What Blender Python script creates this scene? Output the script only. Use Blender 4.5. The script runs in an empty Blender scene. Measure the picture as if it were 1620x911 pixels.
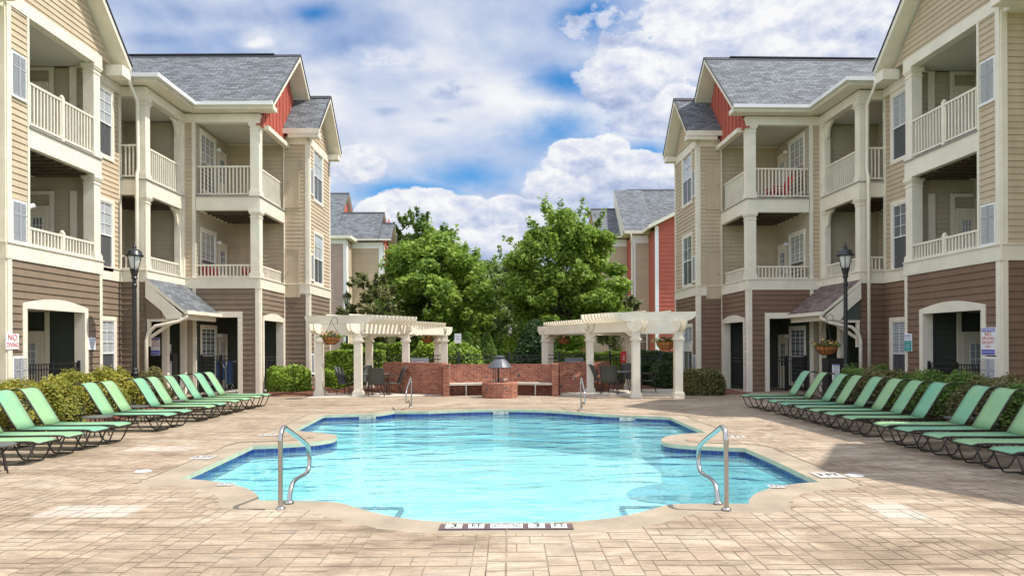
import bpy, bmesh, math, random
import numpy as np
from mathutils import Vector, Matrix
from mathutils.geometry import delaunay_2d_cdt
random.seed(7); rng = np.random.default_rng(7)
R = math.radians
S = bpy.context.scene
COL = S.collection

# ------------------------------------------------------------------ camera
CAM_H = 1.70; F = 1100.0; CX = 807.0; HY = 545.5; ROLL = 0.25
cd = bpy.data.cameras.new('camera'); cam = bpy.data.objects.new('camera', cd); COL.objects.link(cam)
cam.location = (0, 0, CAM_H); cam.rotation_euler = (R(90), R(ROLL), 0)
cd.sensor_width = 36; cd.lens = F / 1620 * 36
cd.shift_x = (810 - CX) / 1620; cd.shift_y = (HY - 455.5) / 1620
cd.clip_start = 0.1; cd.clip_end = 2000
S.camera = cam
S.render.resolution_x = 1024; S.render.resolution_y = 575

# ------------------------------------------------------------------ light
SUNV = Vector((0.63, -0.075, 1.0)).normalized()
sl = bpy.data.lights.new('sun', 'SUN'); sl.energy = 4.6; sl.angle = R(0.55); sl.color = (1.0, 0.95, 0.87)
so = bpy.data.objects.new('sun', sl); COL.objects.link(so)
so.rotation_euler = SUNV.to_track_quat('Z', 'Y').to_euler()
S.view_settings.view_transform = 'Standard'; S.view_settings.look = 'None'
S.view_settings.exposure = 0.33; S.view_settings.gamma = 1.0; S.view_settings.use_curve_mapping = False

# ------------------------------------------------------------------ world: sky with clouds
W = bpy.data.worlds.new('World'); S.world = W; W.use_nodes = True
def build_world():
    nt = W.node_tree; nt.nodes.clear(); N = nt.nodes; Lk = nt.links
    def n(t, **k):
        o = N.new(t)
        for a, b in k.items(): setattr(o, a, b)
        return o
    def math_(op, a, b=None, c=None, clamp=False):
        m = n('ShaderNodeMath', operation=op); m.use_clamp = clamp
        for i, x in enumerate((a, b, c)):
            if x is None: continue
            if isinstance(x, (int, float)): m.inputs[i].default_value = x
            else: Lk.new(x, m.inputs[i])
        return m.outputs[0]
    def vmath(op, a, b):
        m = n('ShaderNodeVectorMath', operation=op)
        for i, x in enumerate((a, b)):
            if isinstance(x, tuple): m.inputs[i].default_value = x
            else: Lk.new(x, m.inputs[i])
        return m.outputs[0]
    def ramp(x, a, b):
        m = n('ShaderNodeMapRange', interpolation_type='SMOOTHSTEP')
        Lk.new(x, m.inputs[0]); m.inputs[1].default_value = a; m.inputs[2].default_value = b
        return m.outputs[0]
    sky = n('ShaderNodeTexSky', sky_type='NISHITA'); sky.sun_disc = False
    sky.sun_elevation = math.asin(SUNV.z); sky.sun_rotation = math.atan2(SUNV.x, SUNV.y)
    sky.air_density = 1.0; sky.dust_density = 0.4; sky.ozone_density = 2.0
    tc = n('ShaderNodeTexCoord').outputs['Generated']
    sp = n('ShaderNodeSeparateXYZ'); Lk.new(tc, sp.inputs[0])
    ay = math_('MAXIMUM', math_('ABSOLUTE', sp.outputs[1]), 0.12)
    u = math_('DIVIDE', sp.outputs[0], ay); v = math_('DIVIDE', sp.outputs[2], ay)
    P = vmath('MULTIPLY', tc, (1.0, 1.0, 1.75))
    def noise(vec, scale, detail, rough, dist=0.0):
        t = n('ShaderNodeTexNoise'); t.inputs['Scale'].default_value = scale; t.inputs['Detail'].default_value = detail
        t.inputs['Roughness'].default_value = rough; t.inputs['Distortion'].default_value = dist
        Lk.new(vec, t.inputs['Vector']); return t.outputs['Fac']
    off = lambda vec, k: vmath('ADD', vec, (0.010*k, 0.0, 0.026*k))
    n1 = noise(P, 3.2, 6, 0.52, 0.15); n1b = noise(off(P, 1.6), 3.2, 6, 0.52, 0.15)
    nf = noise(P, 15.0, 9, 0.62, 0.0); nfb = noise(off(P, .55), 15.0, 9, 0.62, 0.0)
    nm = noise(P, 7.0, 8, 0.58, 0.1); nmb = noise(off(P, 1.0), 7.0, 8, 0.58, 0.1)
    ns = noise(vmath('MULTIPLY', tc, (1.0, 1.0, 2.6)), 2.1, 7, 0.55, 0.9)
    wf = math_('SUBTRACT', nf, 0.5); wm = math_('SUBTRACT', nm, 0.5)
    def field(px, py, rx, ry, kf, km):
        cu = (px - CX) / F; cv = (HY - py) / F; ru = rx / F; rv = ry / F
        du = math_('DIVIDE', math_('SUBTRACT', u, cu), ru); dv = math_('DIVIDE', math_('SUBTRACT', v, cv), rv)
        r = math_('SQRT', math_('ADD', math_('MULTIPLY', du, du), math_('MULTIPLY', dv, dv)))
        r = math_('MULTIPLY_ADD', wf, kf, r); r = math_('MULTIPLY_ADD', wm, km, r)
        return r, dv
    def blob(px, py, rx, ry, edge=0.6, kf=.5, km=1.4):
        r, dv = field(px, py, rx, ry, kf, km)
        m = n('ShaderNodeMapRange', interpolation_type='SMOOTHSTEP'); Lk.new(r, m.inputs[0])
        m.inputs[1].default_value = 1.0; m.inputs[2].default_value = 1.0 - edge
        return m.outputs[0], dv
    def union(lst):
        o = lst[0][0]
        for b in lst[1:]: o = math_('MAXIMUM', o, b[0])
        return o
    blue = union([blob(940, 25, 85, 60, .9), blob(655, 305, 165, 34, .9), blob(555, 340, 60, 26, .9), blob(880, 205, 120, 62, 1.),
                  blob(1040, 92, 45, 30, .9), blob(1370, -6, 120, 28, .9), blob(750, 280, 130, 44, 1.), blob(900, 130, 130, 50, 1.), blob(500, 20, 60, 26, 1.), blob(1025, 240, 70, 22, .9)])
    # high veil
    veil = ramp(ns, 0.30, 0.66)
    dens = math_('MULTIPLY', math_('MULTIPLY_ADD', veil, 0.36, 0.62), math_('SUBTRACT', 1.0, math_('MULTIPLY', blue, 0.90)))
    rel = math_('MULTIPLY', math_('SUBTRACT', n1, n1b), 3.0)
    relm = math_('MULTIPLY', math_('SUBTRACT', nm, nmb), 2.8)
    relf = math_('MULTIPLY', math_('SUBTRACT', nf, nfb), 1.7)
    lit = math_('ADD', math_('MULTIPLY_ADD', veil, 0.42, 0.36), rel, clamp=True)
    for px, py, rx, ry in ((690,125,110,34), (600,80,110,34), (740,165,60,20), (610,175,40,12), (700,190,30,10), (330,20,200,30), (250,60,120,20)):
        m_, dv = blob(px, py, rx, ry, 1.0, .9, 2.2); lit = math_('MULTIPLY_ADD', m_, -0.42, lit); dens = math_('MAXIMUM', dens, math_('MULTIPLY', m_, .9))
    for px, py, rx, ry, sh in ((560,262,52,34,.62),(1190,55,300,120,.58),(1010,125,110,60,.60),(1350,60,110,60,.58),(1100,190,160,40,.5),(630,95,100,38,.6),(700,140,80,30,.52),
                           (1040,285,90,50,.62),(935,272,95,56,.64),(870,300,60,40,.6),(640,352,80,48,.66),(560,368,60,34,.62),(820,352,60,46,.64),(715,362,130,62,.66),(760,385,150,40,.5),(600,338,44,30,.72),(680,330,60,34,.74),(745,335,50,34,.74),(800,330,46,28,.74),(905,245,46,30,.76),(965,238,40,28,.78),(1010,262,50,30,.74),(1060,285,40,26,.7),(1085,165,60,40,.78),(1000,105,60,34,.74),(1130,30,80,50,.72),(1280,20,120,50,.72),(400,70,120,30,.6)):
        soft = py < 150 and px < 800; m_, dv = blob(px, py, rx, ry, .75 if soft else .17, 1.2 if soft else .95, 3.2 if soft else 1.5)
        sv = math_('ADD', math_('ADD', math_('MULTIPLY_ADD', dv, 0.30, sh), relm), relf, clamp=True)
        mxn = n('ShaderNodeMix', data_type='FLOAT'); Lk.new(m_, mxn.inputs[0]); Lk.new(lit, mxn.inputs[2]); Lk.new(sv, mxn.inputs[3]); lit = mxn.outputs[0]
        dens = math_('MAXIMUM', dens, m_)
    gen = ramp(n1, 0.46, 0.60)
    dens = math_('MAXIMUM', dens, math_('MULTIPLY', gen, ramp(math_('ABSOLUTE', u), 0.8, 1.3)), clamp=True)
    cr = n('ShaderNodeValToRGB'); Lk.new(lit, cr.inputs[0]); e = cr.color_ramp.elements
    e[0].position = 0.0; e[0].color = (0.36, 0.44, 0.66, 1); e[1].position = 1.0; e[1].color = (0.94, 0.945, 0.955, 1)
    k = e.new(.45); k.color = (0.60, 0.66, 0.83, 1)
    # added brightening of unseen cloud overhead and behind, lifts the shaded sides
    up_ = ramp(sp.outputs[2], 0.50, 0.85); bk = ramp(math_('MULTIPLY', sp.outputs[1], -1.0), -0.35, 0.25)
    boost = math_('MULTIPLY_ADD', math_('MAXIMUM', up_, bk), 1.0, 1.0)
    bgs = n('ShaderNodeBackground'); bgs.inputs[1].default_value = 0.12
    hs = n('ShaderNodeHueSaturation'); hs.inputs['Saturation'].default_value = 1.55; hs.inputs['Value'].default_value = 1.05
    Lk.new(sky.outputs[0], hs.inputs['Color']); Lk.new(hs.outputs[0], bgs.inputs[0])
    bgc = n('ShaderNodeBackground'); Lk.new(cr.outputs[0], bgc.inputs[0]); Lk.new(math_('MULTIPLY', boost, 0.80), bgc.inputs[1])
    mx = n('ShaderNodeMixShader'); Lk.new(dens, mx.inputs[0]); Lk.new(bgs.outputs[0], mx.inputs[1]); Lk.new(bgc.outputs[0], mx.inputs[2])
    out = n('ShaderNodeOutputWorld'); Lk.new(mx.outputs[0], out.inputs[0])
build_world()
S.cycles.max_bounces = 6; S.cycles.transparent_max_bounces = 12

# ------------------------------------------------------------------ picture point -> ground point
def gp(px, py, z=0.0):
    sx = (px - CX) / F; sz = (HY - py) / F
    c, s = math.cos(R(ROLL)), math.sin(R(ROLL))
    dx = c * sx + s * sz; dz = -s * sx + c * sz
    t = (z - CAM_H) / dz
    return (dx * t, t)
def at(px, d): return (px - CX) / F * d

# ------------------------------------------------------------------ materials
MATS = {}
def mat(name, col, rough=0.7, var=0.0, vscale=3.0, bump=0.0, bscale=40.0, metal=0.0, spec=0.4, col2=None, extra=None):
    if name in MATS: return MATS[name]
    m = bpy.data.materials.new(name); m.use_nodes = True; nt = m.node_tree; N = nt.nodes; Lk = nt.links
    b = N['Principled BSDF']; b.inputs['Roughness'].default_value = rough; b.inputs['Metallic'].default_value = metal
    b.inputs['Specular IOR Level'].default_value = spec
    b.inputs['Base Color'].default_value = (*col, 1)
    tc = N.new('ShaderNodeTexCoord')
    geo = N.new('ShaderNodeNewGeometry')
    if var > 0 or col2:
        t = N.new('ShaderNodeTexNoise'); t.inputs['Scale'].default_value = vscale; t.inputs['Detail'].default_value = 8; t.inputs['Roughness'].default_value = .65
        Lk.new(geo.outputs['Position'], t.inputs['Vector'])
        cr = N.new('ShaderNodeValToRGB'); Lk.new(t.outputs['Fac'], cr.inputs[0])
        a = [max(0, c * (1 - var)) for c in col]; c2 = col2 or [min(1, c * (1 + var)) for c in col]
        cr.color_ramp.elements[0].position = .3; cr.color_ramp.elements[0].color = (*a, 1)
        cr.color_ramp.elements[1].position = .7; cr.color_ramp.elements[1].color = (*c2, 1)
        Lk.new(cr.outputs[0], b.inputs['Base Color'])
    if bump > 0:
        t2 = N.new('ShaderNodeTexNoise'); t2.inputs['Scale'].default_value = bscale; t2.inputs['Detail'].default_value = 5
        Lk.new(geo.outputs['Position'], t2.inputs['Vector'])
        bp = N.new('ShaderNodeBump'); bp.inputs['Strength'].default_value = bump; bp.inputs['Distance'].default_value = .02
        Lk.new(t2.outputs['Fac'], bp.inputs['Height']); Lk.new(bp.outputs[0], b.inputs['Normal'])
    if extra: extra(m, nt, b, geo, tc)
    MATS[name] = m; return m

def brickify(scale, c1, c2, mortar, bw, bh, ms, bump=.5, bias=0.0, offs=.5, spots=None):
    def fx(m, nt, b, geo, tc):
        N = nt.nodes; Lk = nt.links
        br = N.new('ShaderNodeTexBrick'); Lk.new(tc.outputs['UV'], br.inputs['Vector'])
        br.inputs['Color1'].default_value = (*c1, 1); br.inputs['Color2'].default_value = (*c2, 1); br.inputs['Mortar'].default_value = (*mortar, 1)
        br.inputs['Scale'].default_value = scale; br.inputs['Brick Width'].default_value = bw; br.inputs['Row Height'].default_value = bh
        br.inputs['Mortar Size'].default_value = ms; br.inputs['Bias'].default_value = bias; br.offset = offs
        t = N.new('ShaderNodeTexNoise'); t.inputs['Scale'].default_value = 6; t.inputs['Detail'].default_value = 8; Lk.new(geo.outputs['Position'], t.inputs['Vector'])
        mx = N.new('ShaderNodeMix'); mx.data_type = 'RGBA'; mx.blend_type = 'OVERLAY'; mx.inputs[0].default_value = .45
        Lk.new(br.outputs['Color'], mx.inputs[6]); Lk.new(t.outputs['Fac'], mx.inputs[7])
        Lk.new(mx.outputs[2], b.inputs['Base Color'])
        bp = N.new('ShaderNodeBump'); bp.inputs['Strength'].default_value = bump; bp.inputs['Distance'].default_value = .015; bp.invert = True
        ad = N.new('ShaderNodeMath'); ad.operation = 'ADD'; Lk.new(br.outputs['Fac'], ad.inputs[0])
        ml = N.new('ShaderNodeMath'); ml.operation = 'MULTIPLY'; ml.inputs[1].default_value = .6; Lk.new(t.outputs['Fac'], ml.inputs[0]); Lk.new(ml.outputs[0], ad.inputs[1])
        Lk.new(ad.outputs[0], bp.inputs['Height']); Lk.new(bp.outputs[0], b.inputs['Normal'])
    return fx

M_trimL = mat('cream_trim', (.75, .69, .56), .55, .09, 1.8, .12, 60)
def sidefx(m, nt, b, geo, tc):
    N = nt.nodes; Lk = nt.links; src = b.inputs['Base Color'].links[0].from_socket
    mp = N.new('ShaderNodeMapping'); mp.inputs['Scale'].default_value = (3.5, 3.5, .25); Lk.new(geo.outputs['Position'], mp.inputs['Vector'])
    t = N.new('ShaderNodeTexNoise'); t.inputs['Scale'].default_value = 1.4; t.inputs['Detail'].default_value = 8; t.inputs['Roughness'].default_value = .7; Lk.new(mp.outputs[0], t.inputs['Vector'])
    a = N.new('ShaderNodeMapRange'); Lk.new(t.outputs['Fac'], a.inputs[0]); a.inputs[1].default_value = .3; a.inputs[2].default_value = .7; a.inputs[3].default_value = .90; a.inputs[4].default_value = 1.05
    r = N.new('ShaderNodeMapRange'); Lk.new(geo.outputs['Random Per Island'], r.inputs[0]); r.inputs[3].default_value = .955; r.inputs[4].default_value = 1.04
    q = N.new('ShaderNodeMath'); q.operation = 'MULTIPLY'; Lk.new(a.outputs[0], q.inputs[0]); Lk.new(r.outputs[0], q.inputs[1])
    h = N.new('ShaderNodeHueSaturation'); Lk.new(q.outputs[0], h.inputs['Value']); Lk.new(src, h.inputs['Color']); Lk.new(h.outputs[0], b.inputs['Base Color'])
M_tan = mat('tan_siding', (.52, .415, .285), .7, .07, 1.2, .12, 70, extra=sidefx)
M_brown = mat('brown_siding', (.215, .157, .108), .75, .12, 1.3, .15, 70, extra=sidefx)
M_brownR = mat('red_brown_siding', (.195, .118, .075), .75, .12, 1.3, .15, 70, extra=sidefx)
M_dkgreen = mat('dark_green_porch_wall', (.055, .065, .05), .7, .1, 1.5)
M_red = mat('red_siding', (.42, .10, .065), .7, .10, 1.5, .12, 70)
M_pink = mat('rosy_tan_siding', (.42, .30, .24), .7, .07, 1.2, .12, 70)
M_trimR = M_trimL
M_inner = mat('recess_siding', (.47, .41, .30), .75, .06, 1.3)
M_ceil = mat('porch_ceiling', (.55, .52, .44), .7, .05, 1.3)
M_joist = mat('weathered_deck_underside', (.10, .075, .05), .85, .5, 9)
def shing(name, c1, c2, c3):
    return mat(name, c1, .9, extra=brickify(1.0, c1, c2, c3, .33, .14, .010, .7, 0.0))
M_shing = shing('grey_shingles', (.092, .099, .106), (.188, .202, .214), (.04, .04, .042))
M_shingB = shing('brown_shingles', (.13, .09, .085), (.24, .175, .165), (.06, .045, .04))
def brick_extra(m, nt, b, geo, tc):
    brickify(1.0, (.25, .062, .034), (.43, .155, .085), (.40, .31, .24), .205, .07, .007, 1.0, -.1)(m, nt, b, geo, tc)
    N = nt.nodes; Lk = nt.links
    # a few dark clinker bricks
    v = N.new('ShaderNodeTexVoronoi'); v.inputs['Scale'].default_value = 2.1; Lk.new(geo.outputs['Position'], v.inputs['Vector'])
    mr = N.new('ShaderNodeMapRange'); mr.inputs[1].default_value = .13; mr.inputs[2].default_value = .10; Lk.new(v.outputs['Distance'], mr.inputs[0])
    mx = N.new('ShaderNodeMix'); mx.data_type = 'RGBA'; Lk.new(mr.outputs[0], mx.inputs[0])
    src = b.inputs['Base Color'].links[0].from_socket; Lk.new(src, mx.inputs[6]); mx.inputs[7].default_value = (.10, .095, .09, 1)
    Lk.new(mx.outputs[2], b.inputs['Base Color'])
M_brick = mat('red_brick', (.4, .12, .07), .85, extra=brick_extra)
M_conc = mat('light_concrete', (.56, .50, .41), .8, .1, 2.5, .2, 60)
M_white = mat('white_paint', (.80, .79, .76), .5, .03, 3)
M_black = mat('black_metal', (.018, .018, .02), .35, 0, spec=.5)
M_bronze = mat('dark_bronze_frame', (.035, .028, .022), .4)
M_steel = mat('brushed_steel', (.46, .44, .42), .24, .06, 20, metal=1.0)
M_screen = mat('insect_screen', (.075, .08, .085), .35, spec=.6)
M_blind = mat('window_blinds', (.62, .64, .64), .6)
def blindfx(m, nt, b, geo, tc):
    N = nt.nodes; Lk = nt.links
    w = N.new('ShaderNodeTexWave'); w.bands_direction = 'Z'; w.inputs['Scale'].default_value = 6.5; w.inputs['Distortion'].default_value = 0; Lk.new(geo.outputs['Position'], w.inputs['Vector'])
    cr = N.new('ShaderNodeValToRGB'); Lk.new(w.outputs['Fac'], cr.inputs[0]); cr.color_ramp.elements[0].color = (.16, .18, .20, 1); cr.color_ramp.elements[0].position = .25; cr.color_ramp.elements[1].color = (.55, .58, .60, 1); cr.color_ramp.elements[1].position = .5
    oi = N.new('ShaderNodeObjectInfo'); mr = N.new('ShaderNodeMapRange'); mr.interpolation_type = 'SMOOTHSTEP'; Lk.new(oi.outputs['Random'], mr.inputs[0]); mr.inputs[1].default_value = .55; mr.inputs[2].default_value = .7; mr.inputs[4].default_value = .75
    mxb = N.new('ShaderNodeMix'); mxb.data_type = 'RGBA'; Lk.new(mr.outputs[0], mxb.inputs[0]); Lk.new(cr.outputs[0], mxb.inputs[6]); mxb.inputs[7].default_value = (.05, .06, .065, 1)
    Lk.new(mxb.outputs[2], b.inputs['Base Color'])
    t = N.new('ShaderNodeTexNoise'); t.inputs['Scale'].default_value = 1.3; Lk.new(geo.outputs['Position'], t.inputs['Vector'])
    bp = N.new('ShaderNodeBump'); bp.inputs['Strength'].default_value = .08; bp.inputs['Distance'].default_value = .1; Lk.new(t.outputs['Fac'], bp.inputs['Height']); Lk.new(bp.outputs[0], b.inputs['Normal'])
M_glass = mat('window_glass', (.1, .12, .13), .04, spec=.9, extra=blindfx)
M_glassd = mat('dark_window_glass', (.03, .035, .04), .05, spec=.9)
def meshscreen(m, nt, b, geo, tc): pass
M_cloth = mat('green_sling', (.16, .46, .27), .75)
def slingfx(m, nt, b, geo, tc):
    N = nt.nodes; Lk = nt.links
    oi = N.new('ShaderNodeObjectInfo')
    t = N.new('ShaderNodeTexNoise'); t.inputs['Scale'].default_value = 2.2; t.inputs['Detail'].default_value = 4; Lk.new(geo.outputs['Position'], t.inputs['Vector'])
    ad = N.new('ShaderNodeMath'); ad.operation = 'MULTIPLY_ADD'; Lk.new(oi.outputs['Random'], ad.inputs[0]); ad.inputs[1].default_value = .55; Lk.new(t.outputs['Fac'], ad.inputs[2])
    cr = N.new('ShaderNodeValToRGB'); Lk.new(ad.outputs[0], cr.inputs[0])
    cr.color_ramp.elements[0].position = .4; cr.color_ramp.elements[0].color = (.20, .49, .33, 1)
    cr.color_ramp.elements[1].position = 1.0; cr.color_ramp.elements[1].color = (.33, .53, .27, 1)
    Lk.new(cr.outputs[0], b.inputs['Base Color'])
    tr = N.new('ShaderNodeBsdfTranslucent'); Lk.new(cr.outputs[0], tr.inputs[0]); mx = N.new('ShaderNodeMixShader'); mx.inputs[0].default_value = .25
    Lk.new(b.outputs[0], mx.inputs[1]); Lk.new(tr.outputs[0], mx.inputs[2]); Lk.new(mx.outputs[0], N['Material Output'].inputs[0])
M_sling = mat('green_sling_fabric', (.2, .5, .3), .7, extra=slingfx)
M_mesh = mat('dark_sling_fabric', (.075, .082, .072), .7)
M_coco = mat('coconut_liner', (.42, .17, .045), .95, .35, 30, .8, 60)
def leafmat(name, c1, c2, trans=.35):
    def fx(m, nt, b, geo, tc):
        N = nt.nodes; Lk = nt.links
        t = N.new('ShaderNodeTexNoise'); t.inputs['Scale'].default_value = 1.1; t.inputs['Detail'].default_value = 3; Lk.new(geo.outputs['Position'], t.inputs['Vector'])
        ad = N.new('ShaderNodeMath'); ad.operation = 'MULTIPLY_ADD'; Lk.new(geo.outputs['Random Per Island'], ad.inputs[0]); ad.inputs[1].default_value = .6
        sb = N.new('ShaderNodeMath'); sb.operation = 'SUBTRACT'; Lk.new(t.outputs['Fac'], sb.inputs[0]); sb.inputs[1].default_value = .3; Lk.new(sb.outputs[0], ad.inputs[2])
        cr = N.new('ShaderNodeValToRGB'); Lk.new(ad.outputs[0], cr.inputs[0])
        cr.color_ramp.elements[0].position = .1; cr.color_ramp.elements[0].color = (*c1, 1); cr.color_ramp.elements[1].position = .85; cr.color_ramp.elements[1].color = (*c2, 1)
        Lk.new(cr.outputs[0], b.inputs['Base Color'])
        tr = N.new('ShaderNodeBsdfTranslucent'); Lk.new(cr.outputs[0], tr.inputs[0]); mx = N.new('ShaderNodeMixShader'); mx.inputs[0].default_value = trans
        Lk.new(b.outputs[0], mx.inputs[1]); Lk.new(tr.outputs[0], mx.inputs[2]); Lk.new(mx.outputs[0], N['Material Output'].inputs[0])
    return mat(name, c1, .55, spec=.35, extra=fx)
M_leafA = leafmat('bright_green_leaves', (.085, .18, .022), (.35, .47, .07), .42)
M_leafB = leafmat('mid_green_leaves', (.06, .13, .025), (.21, .31, .06), .4)
M_leafF = leafmat('far_hazed_olive_leaves', (.12, .19, .06), (.30, .37, .14), .4)  # olive of the far trees, lightened in the colour itself to stand for haze
M_leafC = leafmat('evergreen_leaves', (.02, .05, .015), (.075, .14, .035), .2)
M_leafY = leafmat('yellow_green_leaves', (.15, .20, .025), (.47, .41, .07), .35)
M_leafL = leafmat('lime_leaves', (.10, .19, .02), (.36, .50, .05), .3)
M_leafR = leafmat('reddish_leaves', (.10, .05, .025), (.24, .16, .06), .3)
M_leafM = leafmat('dull_green_red_leaves', (.08, .10, .03), (.28, .24, .09), .35)
M_leafT = leafmat('thin_green_bronze_leaves', (.075, .11, .035), (.26, .26, .09), .35)
M_bark = mat('bark', (.11, .085, .065), .9, .3, 12, .6, 30)
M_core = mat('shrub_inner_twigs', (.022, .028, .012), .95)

# ------------------------------------------------------------------ mesh collector
OFF = {}
ID = lambda p: Vector(p)
XF = [ID, False]
class MB:
    def __init__(s): s.v = []; s.f = []; s.m = []
    def face(s, pts, m=0):
        b = len(s.v); s.v += [Vector(p) for p in pts]; s.f.append(list(range(b, b + len(pts)))); s.m.append(m)
    def box(s, x0, x1, y0, y1, z0, z1, m=0):
        if x0 > x1: x0, x1 = x1, x0
        if y0 > y1: y0, y1 = y1, y0
        b = len(s.v)
        s.v += [Vector(p) for p in ((x0,y0,z0),(x1,y0,z0),(x1,y1,z0),(x0,y1,z0),(x0,y0,z1),(x1,y0,z1),(x1,y1,z1),(x0,y1,z1))]
        for q in ((0,3,2,1),(4,5,6,7),(0,1,5,4),(1,2,6,5),(2,3,7,6),(3,0,4,7)):
            s.f.append([b + i for i in q]); s.m.append(m)
    def beam(s, a, b, w, h, m=0, up=Vector((0,0,1))):
        a = Vector(a); b = Vector(b); d = (b - a).normalized(); sd = d.cross(up)
        if sd.length < 1e-4: sd = Vector((1,0,0))
        sd.normalize(); u = sd.cross(d).normalized()
        k = len(s.v)
        for p in (a, b):
            for (i, j) in ((-1,-1),(1,-1),(1,1),(-1,1)): s.v.append(p + sd * (i * w / 2) + u * (j * h / 2))
        for q in ((0,1,2,3),(7,6,5,4),(0,4,5,1),(1,5,6,2),(2,6,7,3),(3,7,4,0)):
            s.f.append([k + i for i in q]); s.m.append(m)
    def tube(s, pts, r, n=6, m=0, cap=True):
        pts = [Vector(p) for p in pts]; k = len(s.v); N_ = len(pts); rs = r if isinstance(r, (list, tuple)) else [r] * N_
        prev = None
        for i, p in enumerate(pts):
            d = (pts[min(i + 1, N_ - 1)] - pts[max(i - 1, 0)]).normalized()
            if prev is None:
                a = d.cross(Vector((0,0,1)))
                if a.length < .1: a = d.cross(Vector((0,1,0)))
            else: a = prev - d * prev.dot(d)
            a.normalize(); prev = a; bb = d.cross(a)
            for j in range(n):
                t = 2 * math.pi * j / n; s.v.append(p + (a * math.cos(t) + bb * math.sin(t)) * rs[i])
        for i in range(N_ - 1):
            for j in range(n):
                s.f.append([k + i*n + j, k + i*n + (j+1) % n, k + (i+1)*n + (j+1) % n, k + (i+1)*n + j]); s.m.append(m)
        if cap:
            s.f.append([k + j for j in range(n)][::-1]); s.m.append(m)
            s.f.append([k + (N_-1)*n + j for j in range(n)]); s.m.append(m)
    def lathe(s, c, prof, n=16, m=0, sx=1, sy=1, rot=0):
        c = Vector(c); k = len(s.v)
        for (r, z) in prof:
            for j in range(n):
                t = rot + 2 * math.pi * j / n; s.v.append(c + Vector((math.cos(t) * r * sx, math.sin(t) * r * sy, z)))
        for i in range(len(prof) - 1):
            for j in range(n):
                s.f.append([k + i*n + j, k + i*n + (j+1) % n, k + (i+1)*n + (j+1) % n, k + (i+1)*n + j]); s.m.append(m)
        s.f.append([k + j for j in range(n)][::-1]); s.m.append(m)
        e = k + (len(prof)-1)*n; s.f.append([e + j for j in range(n)]); s.m.append(m)
    def prism(s, poly, ex, m=0, mside=None):
        """polygon (3D points) extruded by vector ex"""
        ex = Vector(ex); k = len(s.v); n = len(poly)
        s.v += [Vector(p) for p in poly] + [Vector(p) + ex for p in poly]
        s.f.append(list(range(k, k + n))[::-1]); s.m.append(m); s.f.append(list(range(k + n, k + 2*n))); s.m.append(m)
        for i in range(n):
            s.f.append([k + i, k + (i+1) % n, k + n + (i+1) % n, k + n + i]); s.m.append(m if mside is None else mside[i])
    def build(s, name, mats, parent=None, recalc=True, smooth=False, bevel=0.0, weld=False):
        if not isinstance(mats, (list, tuple)): mats = [mats]
        fx, mir = XF
        pts = [fx(p) for p in s.v]
        if parent is not None: off = OFF[parent]
        else:
            a = np.array([p[:] for p in pts]); off = Vector(((a[:,0].min()+a[:,0].max())/2, (a[:,1].min()+a[:,1].max())/2, a[:,2].min()))
        me = bpy.data.meshes.new(name); me.from_pydata([p - off for p in pts], [], [f[::-1] for f in s.f] if mir else s.f)
        for mm in mats: me.materials.append(mm)
        me.polygons.foreach_set('material_index', s.m)
        if recalc or bevel or weld:
            bm = bmesh.new(); bm.from_mesh(me)
            if weld: bmesh.ops.remove_doubles(bm, verts=bm.verts[:], dist=1e-4)
            if bevel: bmesh.ops.bevel(bm, geom=bm.edges[:], offset=bevel, segments=1, affect='EDGES')
            bmesh.ops.recalc_face_normals(bm, faces=bm.faces[:]); bm.to_mesh(me); bm.free()
        uvl = me.uv_layers.new(name='UVMap'); n = len(me.loops); uv = np.zeros((n, 2)); 
        co = np.empty(len(me.vertices) * 3); me.vertices.foreach_get('co', co); co = co.reshape(-1, 3) + np.array(off[:])
        lv = np.empty(n, dtype=np.int32); me.loops.foreach_get('vertex_index', lv)
        nn = np.empty(len(me.polygons) * 3); me.polygons.foreach_get('normal', nn); nn = nn.reshape(-1, 3)
        lt = np.empty(len(me.polygons), dtype=np.int32); me.polygons.foreach_get('loop_total', lt)
        nl = np.repeat(nn, lt, axis=0); p = co[lv]
        t = np.stack([-nl[:,1], nl[:,0], np.zeros(n)], 1); ln = np.linalg.norm(t, axis=1, keepdims=True); flat = ln[:,0] < .2
        t = t / np.maximum(ln, 1e-6); t[flat] = (1,0,0); b = np.cross(nl, t); b[flat] = (0,1,0)
        uv[:,0] = (p * t).sum(1); uv[:,1] = (p * b).sum(1); uvl.data.foreach_set('uv', uv.ravel())
        if smooth: me.polygons.foreach_set('use_smooth', [True] * len(me.polygons))
        o = bpy.data.objects.new(name, me); COL.objects.link(o)
        if parent is not None: o.parent = parent
        else: o.location = off
        OFF[o] = off if parent is None else OFF[parent]
        return o
def thing(name, label, cat, loc=(0,0,0), group=None):
    o = bpy.data.objects.new(name, None); COL.objects.link(o); o.location = loc; o.empty_display_size = .3
    OFF[o] = Vector(loc); return tag(o, label, cat, group)
def tag(o, label, cat, group=None):
    o['label'] = label; o['category'] = cat
    if group: o['group'] = group
    return o
def kind(o, k): o['kind'] = k; return o
def dup(root, loc, rz=0.0, label=None):
    def cp(o, par):
        c = o.copy(); COL.objects.link(c); c.parent = par
        for ch in o.children: cp(ch, c)
        return c
    r = cp(root, None); r.location = loc; r.rotation_euler = (0, 0, rz)
    if label: r['label'] = label
    return r
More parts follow.
